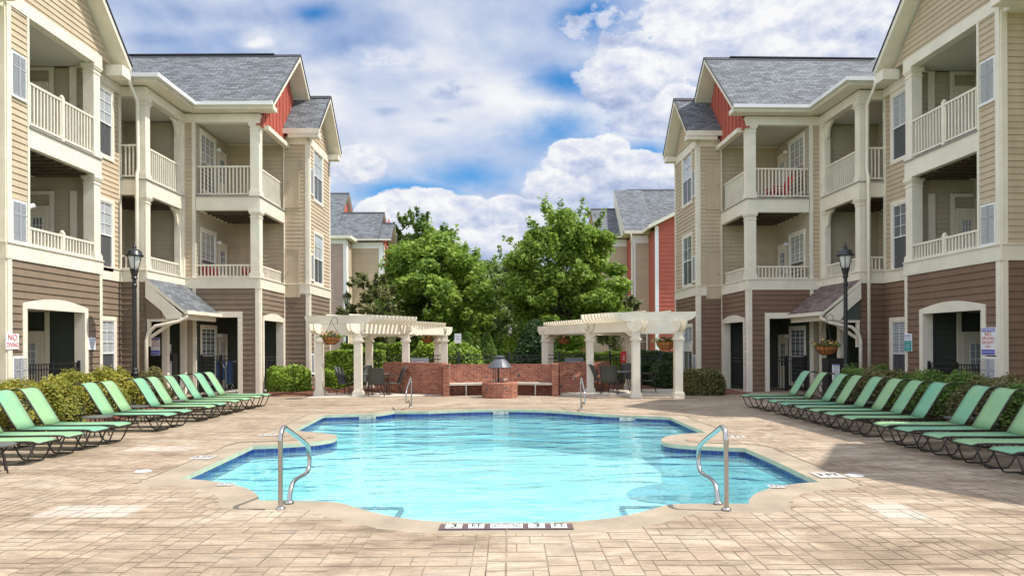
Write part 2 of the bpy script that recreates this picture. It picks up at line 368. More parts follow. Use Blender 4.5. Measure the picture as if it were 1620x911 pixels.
def text_mesh(s, size, align='CENTER'):
    cu = bpy.data.curves.new('lettering', 'FONT'); cu.body = s; cu.size = size; cu.align_x = align; cu.align_y = 'CENTER'; cu.offset = size * .006
    o = bpy.data.objects.new('lettering', cu); COL.objects.link(o)
    dg = bpy.context.evaluated_depsgraph_get(); me = bpy.data.meshes.new_from_object(o.evaluated_get(dg))
    bpy.data.objects.remove(o); bpy.data.curves.remove(cu); return me
def put_text(s, size, origin, ex, ey, m, parent, name='lettering', sx=1.0, maxw=None, fill=False):
    me = text_mesh(s, size)
    if maxw:
        w_ = max(v.co.x for v in me.vertices) - min(v.co.x for v in me.vertices)
        if w_ > maxw or fill: sx = maxw / w_
    ex = Vector(ex); ey = Vector(ey); o_ = Vector(origin)
    for v in me.vertices: v.co = o_ + ex * (v.co.x * sx) + ey * v.co.y - OFF[parent]
    me.materials.clear(); me.materials.append(m)
    o = bpy.data.objects.new(name, me); COL.objects.link(o); o.parent = parent; OFF[o] = OFF[parent]; return o

# ================================================================== POOL + DECK
C_ = True
raw = [(805,826.5,0),(720,826,0),(660,822,0),(610,814.5,0),(565,803,0),(535,793,0),(450,791,0),(411,791,1),(407,781,0),(388,770,0),(350,762,0),(315,758,0),(284,757,1),
       (340,732,0),(400,704.5,1),(450,702.5,0),(500,699,0),(527,694.5,0),(534.5,690,0),(527,686.5,0),(500,683.5,0),(464,680.5,1),(512,656.5,1),(560,655,0),(598,654.5,0),(624,650.5,1),
       (678,650.5,1),(740,648,0),(800,647.3,0),(860,648.3,0),(902,651,0),(952,655,1),(1000,657,0),(1059,659.5,1),(1117,684,1),(1080,685.5,0),(1054,689.5,0),(1044.5,695,0),(1052,700.5,0),
       (1085,704.5,0),(1178,708.5,1),(1225,728,0),(1296,762,1),(1262,764,0),(1222,770,0),(1196,779,0),(1186,788,0),(1184,796,1),(1060,796,0),(1035,804,0),(990,815,0),(940,822,0),(870,826,0)]
pp = [(Vector(gp(a, b)), c) for a, b, c in raw]
POOL = []
for i in range(len(pp)):
    p, c = pp[i]; q = pp[i-1][0]; r_ = pp[(i+1) % len(pp)][0]
    if c: POOL.append(p)
    else:
        a = p.lerp(q, .25); b = p.lerp(r_, .25); POOL += [a, a.lerp(b, .5).lerp(p, .25), b]
area = sum(POOL[i-1].x * POOL[i].y - POOL[i].x * POOL[i-1].y for i in range(len(POOL)))
if area < 0: POOL.reverse()
PA = np.array([p[:] for p in POOL]); PB = np.roll(PA, -1, axis=0)
def pool_dist(x, y):
    """signed distance (+outside), nearest point"""
    p = np.array((x, y)); ab = PB - PA; t = np.clip(((p - PA) * ab).sum(1) / (ab * ab).sum(1), 0, 1); q = PA + ab * t[:, None]
    d = np.hypot(*(p - q).T); i = int(d.argmin())
    ins = False
    for (x1, y1), (x2, y2) in zip(PA, PB):
        if (y1 > y) != (y2 > y) and x < (x2 - x1) * (y - y1) / (y2 - y1) + x1: ins = not ins
    return (-d[i] if ins else d[i]), q[i]
def cdt_sheet(mb, outer, hole, z, m=0):
    vs = [Vector(p) for p in outer] + ([Vector(p) for p in hole] if hole else [])
    n = len(outer); ed = [(i, (i+1) % n) for i in range(n)]
    if hole: h = len(hole); ed += [(n + i, n + (i+1) % h) for i in range(h)]
    v2, _, fs, *_ = delaunay_2d_cdt(vs, ed, [], 2 if hole else 1, 1e-5)
    for f in fs:
        c = sum((v2[i] for i in f), Vector((0, 0))) / len(f)
        if hole and pool_dist(c.x, c.y)[0] < 0: continue
        mb.face([(v2[i].x, v2[i].y, z) for i in f], m)
DX0, DX1, DY0, DY1 = -11.4, 11.4, 0.5, 26.5

def deckfx(m, nt, b, geo, tc):
    N = nt.nodes; Lk = nt.links
    def noise(sc, de, ro, vec=None, dist=0):
        t = N.new('ShaderNodeTexNoise'); t.inputs['Scale'].default_value = sc; t.inputs['Detail'].default_value = de; t.inputs['Roughness'].default_value = ro; t.inputs['Distortion'].default_value = dist
        Lk.new(vec or geo.outputs['Position'], t.inputs['Vector']); return t.outputs['Fac']
    mp = N.new('ShaderNodeMapping'); mp.inputs['Scale'].default_value = (.55, 1.5, 1); Lk.new(geo.outputs['Position'], mp.inputs['Vector'])
    a = noise(.9, 9, .7, mp.outputs[0], 1.2); c = noise(5, 9, .72, mp.outputs[0], .8); d = noise(38, 6, .7)
    cr = N.new('ShaderNodeValToRGB'); Lk.new(a, cr.inputs[0])
    e = cr.color_ramp.elements; e[0].position = .34; e[0].color = (.20, .143, .092, 1); e[1].position = .70; e[1].color = (.45, .375, .28, 1)
    k = e.new(.5); k.color = (.335, .255, .175, 1)
    mx = N.new('ShaderNodeMix'); mx.data_type = 'RGBA'; mx.blend_type = 'OVERLAY'; mx.inputs[0].default_value = .75; Lk.new(cr.outputs[0], mx.inputs[6]); Lk.new(c, mx.inputs[7])
    mx2 = N.new('ShaderNodeMix'); mx2.data_type = 'RGBA'; mx2.blend_type = 'OVERLAY'; mx2.inputs[0].default_value = .35; Lk.new(mx.outputs[2], mx2.inputs[6]); Lk.new(d, mx2.inputs[7])
    # bleached rectangles left by old furniture and repairs
    sx = N.new('ShaderNodeSeparateXYZ'); Lk.new(geo.outputs['Position'], sx.inputs[0])
    def mth(op, p, q=None, r=None, cl=False):
        o = N.new('ShaderNodeMath'); o.operation = op; o.use_clamp = cl
        for i_, x_ in enumerate((p, q, r)):
            if x_ is None: continue
            if isinstance(x_, (int, float)): o.inputs[i_].default_value = x_
            else: Lk.new(x_, o.inputs[i_])
        return o.outputs[0]
    pale = None
    for quad in ([(40,816),(108,800),(242,804),(198,818)], [(195,710),(240,706.5),(318,708),(296,713.5)], [(1362,797),(1420,796),(1482,819),(1404,821)]):
        g_ = [gp(*p_) for p_ in quad]; xs = [p_[0] for p_ in g_]; ys = [p_[1] for p_ in g_]
        cx_, cy_ = (min(xs)+max(xs))/2, (min(ys)+max(ys))/2; wx, wy = (max(xs)-min(xs))/2*.86, (max(ys)-min(ys))/2
        dx = mth('DIVIDE', mth('ABSOLUTE', mth('SUBTRACT', sx.outputs[0], cx_)), wx); dy = mth('DIVIDE', mth('ABSOLUTE', mth('SUBTRACT', sx.outputs[1], cy_)), wy)
        f_ = mth('ADD', mth('MAXIMUM', dx, dy), mth('MULTIPLY', mth('SUBTRACT', c, .5), .5)); m_ = mth('MULTIPLY', mth('SUBTRACT', 1.06, f_), 6.0, None, True)
        pale = m_ if pale is None else mth('MAXIMUM', pale, m_)
    px_ = N.new('ShaderNodeMix'); px_.data_type = 'RGBA'; Lk.new(mth('MULTIPLY', pale, .72), px_.inputs[0]); Lk.new(mx2.outputs[2], px_.inputs[6]); px_.inputs[7].default_value = (.50, .44, .37, 1); mx2 = px_
    ri = N.new('ShaderNodeMapRange'); Lk.new(geo.outputs['Random Per Island'], ri.inputs[0]); ri.inputs[3].default_value = .93; ri.inputs[4].default_value = 1.05
    hv = N.new('ShaderNodeHueSaturation'); Lk.new(ri.outputs[0], hv.inputs['Value']); Lk.new(mx2.outputs[2], hv.inputs['Color'])
    Lk.new(hv.outputs[0], b.inputs['Base Color'])
    bp = N.new('ShaderNodeBump'); bp.inputs['Strength'].default_value = .55; bp.inputs['Distance'].default_value = .012; Lk.new(c, bp.inputs['Height'])
    bp2 = N.new('ShaderNodeBump'); bp2.inputs['Strength'].default_value = .3; bp2.inputs['Distance'].default_value = .004; Lk.new(d, bp2.inputs['Height']); Lk.new(bp.outputs[0], bp2.inputs['Normal'])
    Lk.new(bp2.outputs[0], b.inputs['Normal'])
M_stone = mat('stamped_concrete', (.5, .4, .3), .78, extra=deckfx)
M_joint = mat('stamp_joint', (.12, .085, .058), .9, .25, 1.7, col2=(.40, .31, .22))
M_smooth = mat('smooth_deck_band', (.32, .26, .185), .8, .25, 1.6, .3, 45)
M_edge = mat('coping_edge', (.36, .39, .28), .7, .15, 4)
def tilefx(m, nt, b, geo, tc):
    brickify(1.0, (.006, .018, .10), (.010, .035, .17), (.07, .12, .20), .15, .3, .004, .2, 0.0, 0.0)(m, nt, b, geo, tc)
M_btile = mat('blue_waterline_tile', (.02, .06, .3), .15, spec=.6, extra=tilefx)
M_plaster = mat('pool_plaster', (.42, .74, .77), .8, .05, .6)
M_pstrip = mat('step_edge_tile', (.03, .09, .16), .4)

def build_deck():
    mb = MB()
    cdt_sheet(mb, [(DX0,DY0),(DX1,DY0),(DX1,DY1),(DX0,DY1)], POOL, 0.0, 0)
    # ashlar stones: random packing on a 0.19 m grid
    g = 0.118; nx = int((DX1 - DX0) / g); ny = int((DY1 - DY0) / g); occ = np.zeros((nx, ny), bool)
    shapes = [(3,2),(2,2),(2,1),(3,1),(1,2),(2,3),(4,2),(3,3)]; wts = [5,4,2,2,2,1,3,1]
    r2 = random.Random(3)
    GAP = .005
    def clip(poly, q, nrm, dmin):
        out = []
        for i in range(len(poly)):
            a = poly[i-1]; b = poly[i]
            da = (a[0]-q[0])*nrm[0] + (a[1]-q[1])*nrm[1] - dmin; db = (b[0]-q[0])*nrm[0] + (b[1]-q[1])*nrm[1] - dmin
            if (da >= 0) != (db >= 0):
                t = da / (da - db); out.append((a[0] + (b[0]-a[0])*t, a[1] + (b[1]-a[1])*t))
            if db >= 0: out.append(b)
        return out
    BW = .42
    for j in range(ny):
        for i in range(nx):
            if occ[i, j]: continue
            opts = []
            for (w, h), wt in zip(shapes, wts):
                if i + w <= nx and j + h <= ny and not occ[i:i+w, j:j+h].any(): opts += [(w, h)] * wt
            w, h = r2.choice(opts or [(1, 1)]); occ[i:i+w, j:j+h] = True
            x0 = DX0 + i*g; x1 = x0 + w*g; y0 = DY0 + j*g; y1 = y0 + h*g
            cx, cy = (x0+x1)/2, (y0+y1)/2
            if -.03 < 0 and cy < 6.3 and x0 < -.05 < x1: pass
            d, q = pool_dist(cx, cy)
            if d < -.1: continue
            if cy > 21.3 and abs(cx) < 9: pass
            jit = lambda a: a
            dark = [(x0,y0),(x1,y0),(x1,y1),(x0,y1)]
            top = [(x0+GAP,y0+GAP),(x1-GAP,y0+GAP),(x1-GAP,y1-GAP),(x0+GAP,y1-GAP)]
            if d < BW + .5:
                ok = True
                # clip against the offset of the nearest boundary point for centre and corners
                for (sx, sy) in [(cx, cy)] + dark:
                    dd, qq = pool_dist(sx, sy)
                    if dd <= 0: ok = False; break
                    if dd < BW + .45:
                        nrm = ((sx-qq[0])/dd, (sy-qq[1])/dd)
                        dark = clip(dark, qq, nrm, BW - .008); top = clip(top, qq, nrm, BW)
                        if len(top) < 3 or len(dark) < 3: ok = False; break
                if not ok: continue
            mb.face([(p[0], p[1], .003) for p in dark], 1); mb.face([(p[0], p[1], .0065) for p in top], 2)
    # long control joint down the middle
    y_edge = gp(803, 828)[1]
    mb.face([(-.045, DY0, .0095), (-.030, DY0, .0095), (-.030, y_edge, .0095), (-.045, y_edge, .0095)], 1)
    o = mb.build('pool_deck', [M_smooth, M_joint, M_stone], recalc=False); kind(o, 'structure')
build_deck()

def build_pool():
    n = len(POOL); inn = [p for p in POOL]
    WZ = -.135; FZ = -.98
    mb = MB()
    # basin: coping nose, tile band, plaster walls, floor
    for i in range(n):
        a = inn[i]; b = inn[(i+1) % n]
        for (z0, z1, m, o_) in ((-.065, 0.0, 0, 0), (-.24, -.065, 1, 0), (FZ, -.24, 2, 0)):
            mb.face([(a.x,a.y,z0),(b.x,b.y,z0),(b.x,b.y,z1),(a.x,a.y,z1)], m)
    cdt_sheet(mb, inn, None, FZ, 2)
    kind(mb.build('pool_basin', [M_edge, M_btile, M_plaster], recalc=False), 'structure')
    # thin rounded coping lip
    # benches below water at the near entries
    bm_ = MB()
    for sgn, c in ((-1, -.1), (1, .12)):
        xa = c + sgn * 1.33; xb = c + sgn * 2.6
        x0, x1 = min(xa, xb), max(xa, xb)
        bm_.box(x0, x1, 7.75, 9.28, FZ + .02, -.46, 0)
        bm_.box(x0 - .002, x1 + .002, 9.14, 9.285, -.458, -.452, 1)
        bm_.box(xa - .04, xa + .04, 7.8, 9.138, -.458, -.452, 1)
    kind(bm_.build('pool_step', [M_plaster, M_pstrip]), 'structure')
    # water
    m = bpy.data.materials.new('pool_water'); m.use_nodes = True; nt = m.node_tree; N = nt.nodes; Lk = nt.links; N.clear()
    out = N.new('ShaderNodeOutputMaterial'); geo = N.new('ShaderNodeNewGeometry')
    def noise(sc, sx, sy, de, dist=0.):
        mp = N.new('ShaderNodeMapping'); mp.inputs['Scale'].default_value = (sx, sy, 1); Lk.new(geo.outputs['Position'], mp.inputs['Vector'])
        t = N.new('ShaderNodeTexNoise'); t.inputs['Scale'].default_value = sc; t.inputs['Detail'].default_value = de; t.inputs['Distortion'].default_value = dist
        Lk.new(mp.outputs[0], t.inputs['Vector']); return t.outputs['Fac']
    h1 = noise(1.35, .6, 1.3, 2, .5); h2 = noise(6, .75, 1.2, 2, .6)
    ma = N.new('ShaderNodeMath'); ma.operation = 'MULTIPLY_ADD'; Lk.new(h2, ma.inputs[0]); ma.inputs[1].default_value = .09; Lk.new(h1, ma.inputs[2])
    bp = N.new('ShaderNodeBump'); bp.inputs['Strength'].default_value = 1.0; bp.inputs['Distance'].default_value = .085; Lk.new(ma.outputs[0], bp.inputs['Height'])
    fr = N.new('ShaderNodeFresnel'); fr.inputs['IOR'].default_value = 1.33; Lk.new(bp.outputs[0], fr.inputs['Normal'])
    gl = N.new('ShaderNodeBsdfGlossy'); gl.inputs['Roughness'].default_value = .03; Lk.new(bp.outputs[0], gl.inputs['Normal']); gl.inputs['Color'].default_value = (1, 1, 1, 1)
    tr = N.new('ShaderNodeBsdfTransparent'); tr.inputs['Color'].default_value = (.83, .95, .955, 1)
    # a little body scatter so the water keeps its milky turquoise
    df = N.new('ShaderNodeBsdfDiffuse'); df.inputs['Color'].default_value = (.30, .68, .72, 1)
    m0 = N.new('ShaderNodeMixShader'); m0.inputs[0].default_value = .20; Lk.new(tr.outputs[0], m0.inputs[1]); Lk.new(df.outputs[0], m0.inputs[2])
    mx = N.new('ShaderNodeMixShader'); Lk.new(fr.outputs[0], mx.inputs[0]); Lk.new(m0.outputs[0], mx.inputs[1]); Lk.new(gl.outputs[0], mx.inputs[2]); Lk.new(mx.outputs[0], out.inputs[0])
    wb = MB(); cdt_sheet(wb, inn, None, WZ, 0); kind(wb.build('water', m, recalc=False), 'structure')
build_pool()

# ground around
def build_ground():
    def grassfx(m, nt, b, geo, tc):
        N = nt.nodes; Lk = nt.links
        t = N.new('ShaderNodeTexNoise'); t.inputs['Scale'].default_value = 25; t.inputs['Detail'].default_value = 8; Lk.new(geo.outputs['Position'], t.inputs['Vector'])
        t2 = N.new('ShaderNodeTexNoise'); t2.inputs['Scale'].default_value = .5; t2.inputs['Detail'].default_value = 4; Lk.new(geo.outputs['Position'], t2.inputs['Vector'])
        ad = N.new('ShaderNodeMath'); ad.operation = 'ADD'; Lk.new(t.outputs['Fac'], ad.inputs[0]); Lk.new(t2.outputs['Fac'], ad.inputs[1])
        cr = N.new('ShaderNodeValToRGB'); Lk.new(ad.outputs[0], cr.inputs[0]); cr.color_ramp.elements[0].position = .7; cr.color_ramp.elements[0].color = (.06, .11, .02, 1); cr.color_ramp.elements[1].position = 1.0
        cr.color_ramp.elements[1].color = (.17, .24, .05, 1); ad.inputs[0].default_value = 0
        Lk.new(cr.outputs[0], b.inputs['Base Color'])
    Mg = mat('lawn', (.1, .16, .04), .95, extra=grassfx)
    mb = MB(); B = 700
    z = -.02
    for (x0, x1, y0, y1) in ((-B, DX0, -B, B), (DX1, B, -B, B), (DX0, DX1, -B, DY0), (DX0, DX1, DY1, B)):
        mb.face([(x0,y0,z),(x1,y0,z),(x1,y1,z),(x0,y1,z)])
    kind(mb.build('ground', Mg, recalc=False), 'structure')
    Ma = mat('asphalt', (.055, .055, .058), .9, .2, 2)
    mb = MB(); mb.face([(-80,40.5,0),(80,40.5,0),(80,47,0),(-80,47,0)]); kind(mb.build('road', Ma, recalc=False), 'structure')
    mb = MB(); mb.box(-80, 80, 40.2, 40.5, -.05, .12); mb.box(-80, 80, 47, 47.3, -.05, .12); kind(mb.build('kerb', M_conc), 'structure')
    mb = MB(); mb.box(-80, 80, 38.4, 40.2, -.05, .10); kind(mb.build('pavement', M_conc), 'structure')
    # mulch beds
    Mm = mat('red_mulch', (.17, .065, .035), .95, .55, 14, 1.0, 45)
    mb = MB()
    def bed(x0, x1, y0, y1):
        nx = max(2, int((x1-x0)/.25)); ny = max(2, int((y1-y0)/.25)); g = {}
        for i in range(nx+1):
            for j in range(ny+1):
                e = min(i, nx-i, j, ny-j); zz = .012 + min(e, 2) * .03 + (random.random() * .03 if e else 0)
                g[i,j] = len(mb.v); mb.v.append(Vector((x0+(x1-x0)*i/nx, y0+(y1-y0)*j/ny, zz)))
        for i in range(nx):
            for j in range(ny): mb.f.append([g[i,j], g[i+1,j], g[i+1,j+1], g[i,j+1]]); mb.m.append(0)
    bed(-11.5, -8.95, 6, 21.9); bed(8.45, 11.3, 6, 21.0); bed(-8.8, -6.7, 23.4, 32); bed(5.9, 8.2, 23.4, 32); bed(-6.7, -4.6, 24.6, 33.0); bed(4.5, 5.9, 25.4, 33)
    bed(-4.6, 4.5, 26.55, 30)
    kind(mb.build('mulch_bed', Mm, recalc=False), 'structure')
    # paler repair patches, lids
    Mp = mat('pale_patch', (.47, .41, .34), .8, .12, 3); Ml = mat('white_plastic', (.58, .57, .54), .5)
    for px, py, lab in ((226, 746.5, 'round white skimmer lid on the sunny left deck'), (1352, 753, 'round white skimmer lid in the shade on the right deck')):
        x, y = gp(px, py); mb = MB(); mb.lathe((x, y, .008), [(.11, 0), (.115, .006), (.10, .012), (.0, .013)], 20)
        o = mb.build('skimmer_lid', Ml); tag(o, lab, 'lid', 'skimmer lids in the deck')
build_ground()

# ================================================================== BUILDINGS
class Pl:
    def __init__(s, kind_, c):   # 'x': plane X=c facing +X, s along Y ; 'y': plane Y=c facing -Y, s along X
        s.k = kind_; s.c = c
    def P(s, a, z, off=0.0):
        return Vector((s.c + off, a, z)) if s.k == 'x' else Vector((a, s.c - off, z))
    def box(s, mb, a0, a1, z0, z1, o0, o1, m=0):
        p = s.P(a0, z0, o0); q = s.P(a1, z1, o1); mb.box(p.x, q.x, p.y, q.y, p.z, q.z, m)
SR = random.Random(21)
def siding(mb, pl, a0, a1, z0, z1, course=.165, holes=(), m=0, tri=None):
    """lap siding, each course a slanted board; holes = (a0,a1,z0,z1); tri=(am,zr): clip to a gable"""
    n = max(1, round((z1 - z0) / course)); h = (z1 - z0) / n
    if tri is None and n < 1: return
    for i in range(n):
        za = z0 + i * h; zb = za + h
        cuts = sorted({za, zb} | {z for ho in holes for z in ho[2:] if za < z < zb})
        for c0, c1 in zip(cuts[:-1], cuts[1:]):
            ivs = [(a0, a1)]
            for (h0, h1, hz0, hz1) in holes:
                if hz0 < c1 - 1e-4 and hz1 > c0 + 1e-4:
                    nv = []
                    for (x, y) in ivs:
                        if h1 <= x or h0 >= y: nv.append((x, y)); continue
                        if h0 > x: nv.append((x, h0))
                        if h1 < y: nv.append((h1, y))
                    ivs = nv
            if not tri:
                nv = []
                for (x, y) in ivs:
                    c_ = x + SR.uniform(.6, 3.4)
                    while c_ < y - .4: nv.append((x, c_ - .0015)); x = c_ + .0015; c_ += SR.uniform(2.2, 3.66)
                    nv.append((x, y))
                ivs = nv
            f = lambda z: .004 + min(.026, h*.14) * (1 - (z - za) / h)
            for (x, y) in ivs:
                if tri:
                    am, zr = tri
                    def lim(z):
                        t = min(1, max(0, (zr - z) / (zr - z0))); return am + (a0 - am) * t, am + (a1 - am) * t
                    l0, r0 = lim(c0); l1, r1 = lim(c1)
                    mb.face([pl.P(l0, c0, f(c0)), pl.P(r0, c0, f(c0)), pl.P(r1, c1, f(c1)), pl.P(l1, c1, f(c1))], m)
                    mb.face([pl.P(l0, c0, 0), pl.P(r0, c0, 0), pl.P(r0, c0, f(c0)), pl.P(l0, c0, f(c0))], m)
                else:
                    mb.face([pl.P(x, c0, f(c0)), pl.P(y, c0, f(c0)), pl.P(y, c1, f(c1)), pl.P(x, c1, f(c1))], m)
                    if c0 == za: mb.face([pl.P(x, c0, 0), pl.P(y, c0, 0), pl.P(y, c0, f(c0)), pl.P(x, c0, f(c0))], m)
def window(pl, a0, a1, z0, z1, parent, cols=2, rows=3, off=.0, trim=.10, name='window', dark=False):
    mb = MB()
    t = trim
    if t:
        pl.box(mb, a0-t, a0, z0-t, z1+t*1.25, off, off+.035); pl.box(mb, a1, a1+t, z0-t, z1+t*1.25, off, off+.035)
        pl.box(mb, a0, a1, z1, z1+t*1.25, off, off+.034); pl.box(mb, a0, a1, z0-t, z0, off, off+.045)
    w = mb.build(name, M_trimL, parent)
    mb = MB(); zm = (z0 + z1) / 2; s = .035
    pl.box(mb, a0, a0+s, z0, z1, off-.03, off+.02); pl.box(mb, a1-s, a1, z0, z1, off-.03, off+.02)
    for z in (z0, zm - s/2, z1 - s): pl.box(mb, a0+s, a1-s, z, z+s, off-.028, off+.018)
    g = .014
    for c in range(1, cols): 
        x = a0 + (a1-a0)*c/cols; pl.box(mb, x-g/2, x+g/2, zm+s/2, z1-s, off-.012, off+.006)
        if cols <= 2 or dark: pl.box(mb, x-g/2, x+g/2, z0+s, zm-s/2, off-.012, off+.006)
    for r in range(1, rows):
        z = zm + (z1-zm)*r/rows; pl.box(mb, a0+s, a1-s, z-g/2, z+g/2, off-.010, off+.007)
    mb.build('sash', M_white, w)
    mb = MB(); pl.box(mb, a0+s, a1-s, zm+.018, z1-s, off-.025, off-.014); mb.build('pane', M_glass, w)
    mb = MB(); pl.box(mb, a0+s, a1-s, z0+s, zm-.018, off-.025, off-.014); mb.build('pane', M_screen, w)
    return w
def door(pl, a0, a1, z0, z1, parent, lite=True, mtl=None, off=0):
    mb = MB(); t = .08
    pl.box(mb, a0-t, a0, z0, z1+t, off, off+.04); pl.box(mb, a1, a1+t, z0, z1+t, off, off+.04); pl.box(mb, a0, a1, z1, z1+t, off, off+.039)
    pl.box(mb, a0, a1, z0, z1, off, off+.02)
    d = mb.build('door', mtl or M_trimL, parent)
    if lite:
        m2 = MB(); w = a1-a0; pl.box(m2, a0+.2*w, a1-.2*w, z0+.45*(z1-z0), z1-.12*(z1-z0), off+.021, off+.026)
        p = m2.build('pane', M_glass, d)
        m2 = MB()
        for k in range(0, 4): x = a0+.2*w + .6*w*k/3; pl.box(m2, x-.01, x+.01, z0+.45*(z1-z0), z1-.12*(z1-z0), off+.027, off+.034)
        for k in range(0, 5): z = z0+.45*(z1-z0) + (.43*(z1-z0))*k/4; pl.box(m2, a0+.2*w, a1-.2*w, z-.01, z+.01, off+.0275, off+.0335)
        m2.build('muntin', M_white, d)
    m2 = MB(); p = pl.P(a0+.07, z0+.98, off+.05); m2.lathe(p, [(.025,-.025),(.03,0),(.025,.025)], 8); m2.build('handle', M_steel, d)
    return d
def railing(pl, a0, a1, z0, z1, parent, off=-.05, mtl=None, post_mid=False, name='railing', sp=.125, t=.04):
    mb = MB(); L = a1 - a0
    pl.box(mb, a0, a1, z1-.055, z1, off-.035, off+.035); pl.box(mb, a0, a1, z0, z0+.05, off-.02, off+.02)
    n = max(2, round(L / sp))
    for k in range(1, n):
        x = a0 + L*k/n; pl.box(mb, x-t/2, x+t/2, z0+.05, z1-.055, off-t/2, off+t/2)
    if post_mid:
        x = (a0+a1)/2; pl.box(mb, x-.05, x+.05, z0-.06, z1+.06, off-.052, off+.052); p = pl.P(x, z1+.06, off); mb.lathe(p, [(.055,0),(.05,.03),(.02,.06),(0,.065)], 8)
    return mb.build(name, mtl or M_trimL, parent)
def iron_fence(pl, a0, a1, z0, z1, parent, off=-.12):
    mb = MB(); n = max(2, round((a1-a0)/.10))
    for z in (z0+.08, z1-.16, z1-.03): pl.box(mb, a0, a1, z, z+.03, off-.015, off+.015)
    for k in range(n+1):
        x = a0 + (a1-a0)*k/n; pl.box(mb, x-.009, x+.009, z0, z1, off-.0095, off+.0095)
    for x in (a0, (a0+a1)/2, a1): pl.box(mb, x-.03, x+.03, z0, z1+.05, off-.031, off+.031)
    return mb.build('porch_fence', M_black, parent)
def column(x, y, z0, z1, parent, w=.30, caps=True):
    mb = MB(); h = w/2
    mb.box(x-h, x+h, y-h, y+h, z0, z1)
    for (e, a, b) in ((.035, z0, z0+.16), (.02, z0+.16, z0+.21), (.018, z1-.26, z1-.22), (.03, z1-.14, z1-.09), (.05, z1-.09, z1-.002)):
        mb.box(x-h-e, x+h+e, y-h-e, y+h+e, a+.001, b)
    return mb.build('column', M_trimL, parent)
def bracket(x, y, z1, parent, dx, dy, r=.55, w=.09):
    """curved knee brace from a column towards (dx,dy)"""
    mb = MB(); pts = []
    for k in range(7):
        t = k/6*math.pi/2; pts.append((r*(1-math.cos(t)), -r*(1-math.sin(t))))
    ins = []
    poly = [(0, -r), *[(p[0]*1.0, p[1]) for p in pts][1:], (r*1.0, .0), (0, 0)]
    # concave quarter: thick at the corner
    P3 = [Vector((x + dx*a - dy*w/2, y + dy*a + dx*w/2, z1 + b)) for a, b in [(0,-r*1.25),(r*.16,-r*1.0),(r*.22,-r*.6),(r*.42,-r*.28),(r*.8,-r*.12),(r,0),(0,0)]]
    mb.prism(P3, (dy*w, -dx*w, 0)); return mb.build('bracket', M_trimL, parent)
def vent(pl, a0, a1, z0, z1, parent):
    mb = MB(); pl.box(mb, a0-.04, a1+.04, z0-.04, z1+.04, .0, .03); pl.box(mb, a0-.05, a1+.05, z0-.08, z0-.04, .0, .06)
    v = mb.build('air_conditioner_vent', M_white, parent)
    mb = MB(); n = 22
    for k in range(n):
        z = z0 + (z1-z0)*(k+.5)/n; pl.box(mb, a0, a1, z-.008, z+.008, .031, .05)
    x = (a0+a1)/2; pl.box(mb, x-.02, x+.02, z0, z1, .031, .055); pl.box(mb, a0, a1, z0+(z1-z0)*.66, z0+(z1-z0)*.69, .031, .0545)
    mb.build('louvre', mat('louvre_grey', (.36,.37,.40), .6), v); return v
def gable_roof_x(name, x0, x1, yf, yb, ze, zr, parent, th=.20, shing_=None, both=False):
    """ridge along X; gable end at x1 (open rake)"""
    ym = (yf + yb)/2; mb = MB()
    pr = [(yf,ze),(ym,zr),(yb,ze),(yb,ze-th),(ym,zr-th*1.15),(yf,ze-th)]
    poly = [(x0, y, z) for y, z in pr]
    mb.prism(poly, (x1-x0, 0, 0), 1, [0,0,1,1,1,1])
    # shingle edge on the rake, a hair proud
    e = .03
    for (ya, za, yc, zc) in ((yf-.03,ze-.005,ym,zr+.028),(yb+.03,ze-.005,ym,zr+.028)):
        P3 = [(x1, ya, za), (x1, yc, zc), (x1, yc, zc-.05), (x1, ya, za-.04)]
        mb.prism(P3, (e*(1 if x1 > x0 else -1), 0, 0), 2)
    # ridge cap
    P3 = [(x0, ym-.16, zr-.02-.14*.9+.015), (x0, ym, zr+.03), (x0, ym+.16, zr-.02-.14*.9+.015), (x0, ym, zr-.05)]
    mb.prism(P3, (x1-x0-.02, 0, 0), 2)
    return mb.build(name, [shing_ or M_shing, M_trimL, mat('ridge_dark', (.035,.035,.04), .8)], parent)
def gutter_path(pts, parent, z):
    mb = MB()
    for (a, b) in zip(pts[:-1], pts[1:]):
        mb.beam((a[0],a[1],z-.065), (b[0],b[1],z-.065), .12, .12)
    for a in pts: mb.box(a[0]-.0605, a[0]+.0605, a[1]-.0605, a[1]+.0605, z-.126, z-.004)
    return mb.build('gutter', M_white, parent)
def pipe(pts, parent, w=.085, name='downspout'):
    mb = MB()
    mb.tube(pts, w*.62, 8); return mb.build(name, M_trimL, parent, smooth=True)

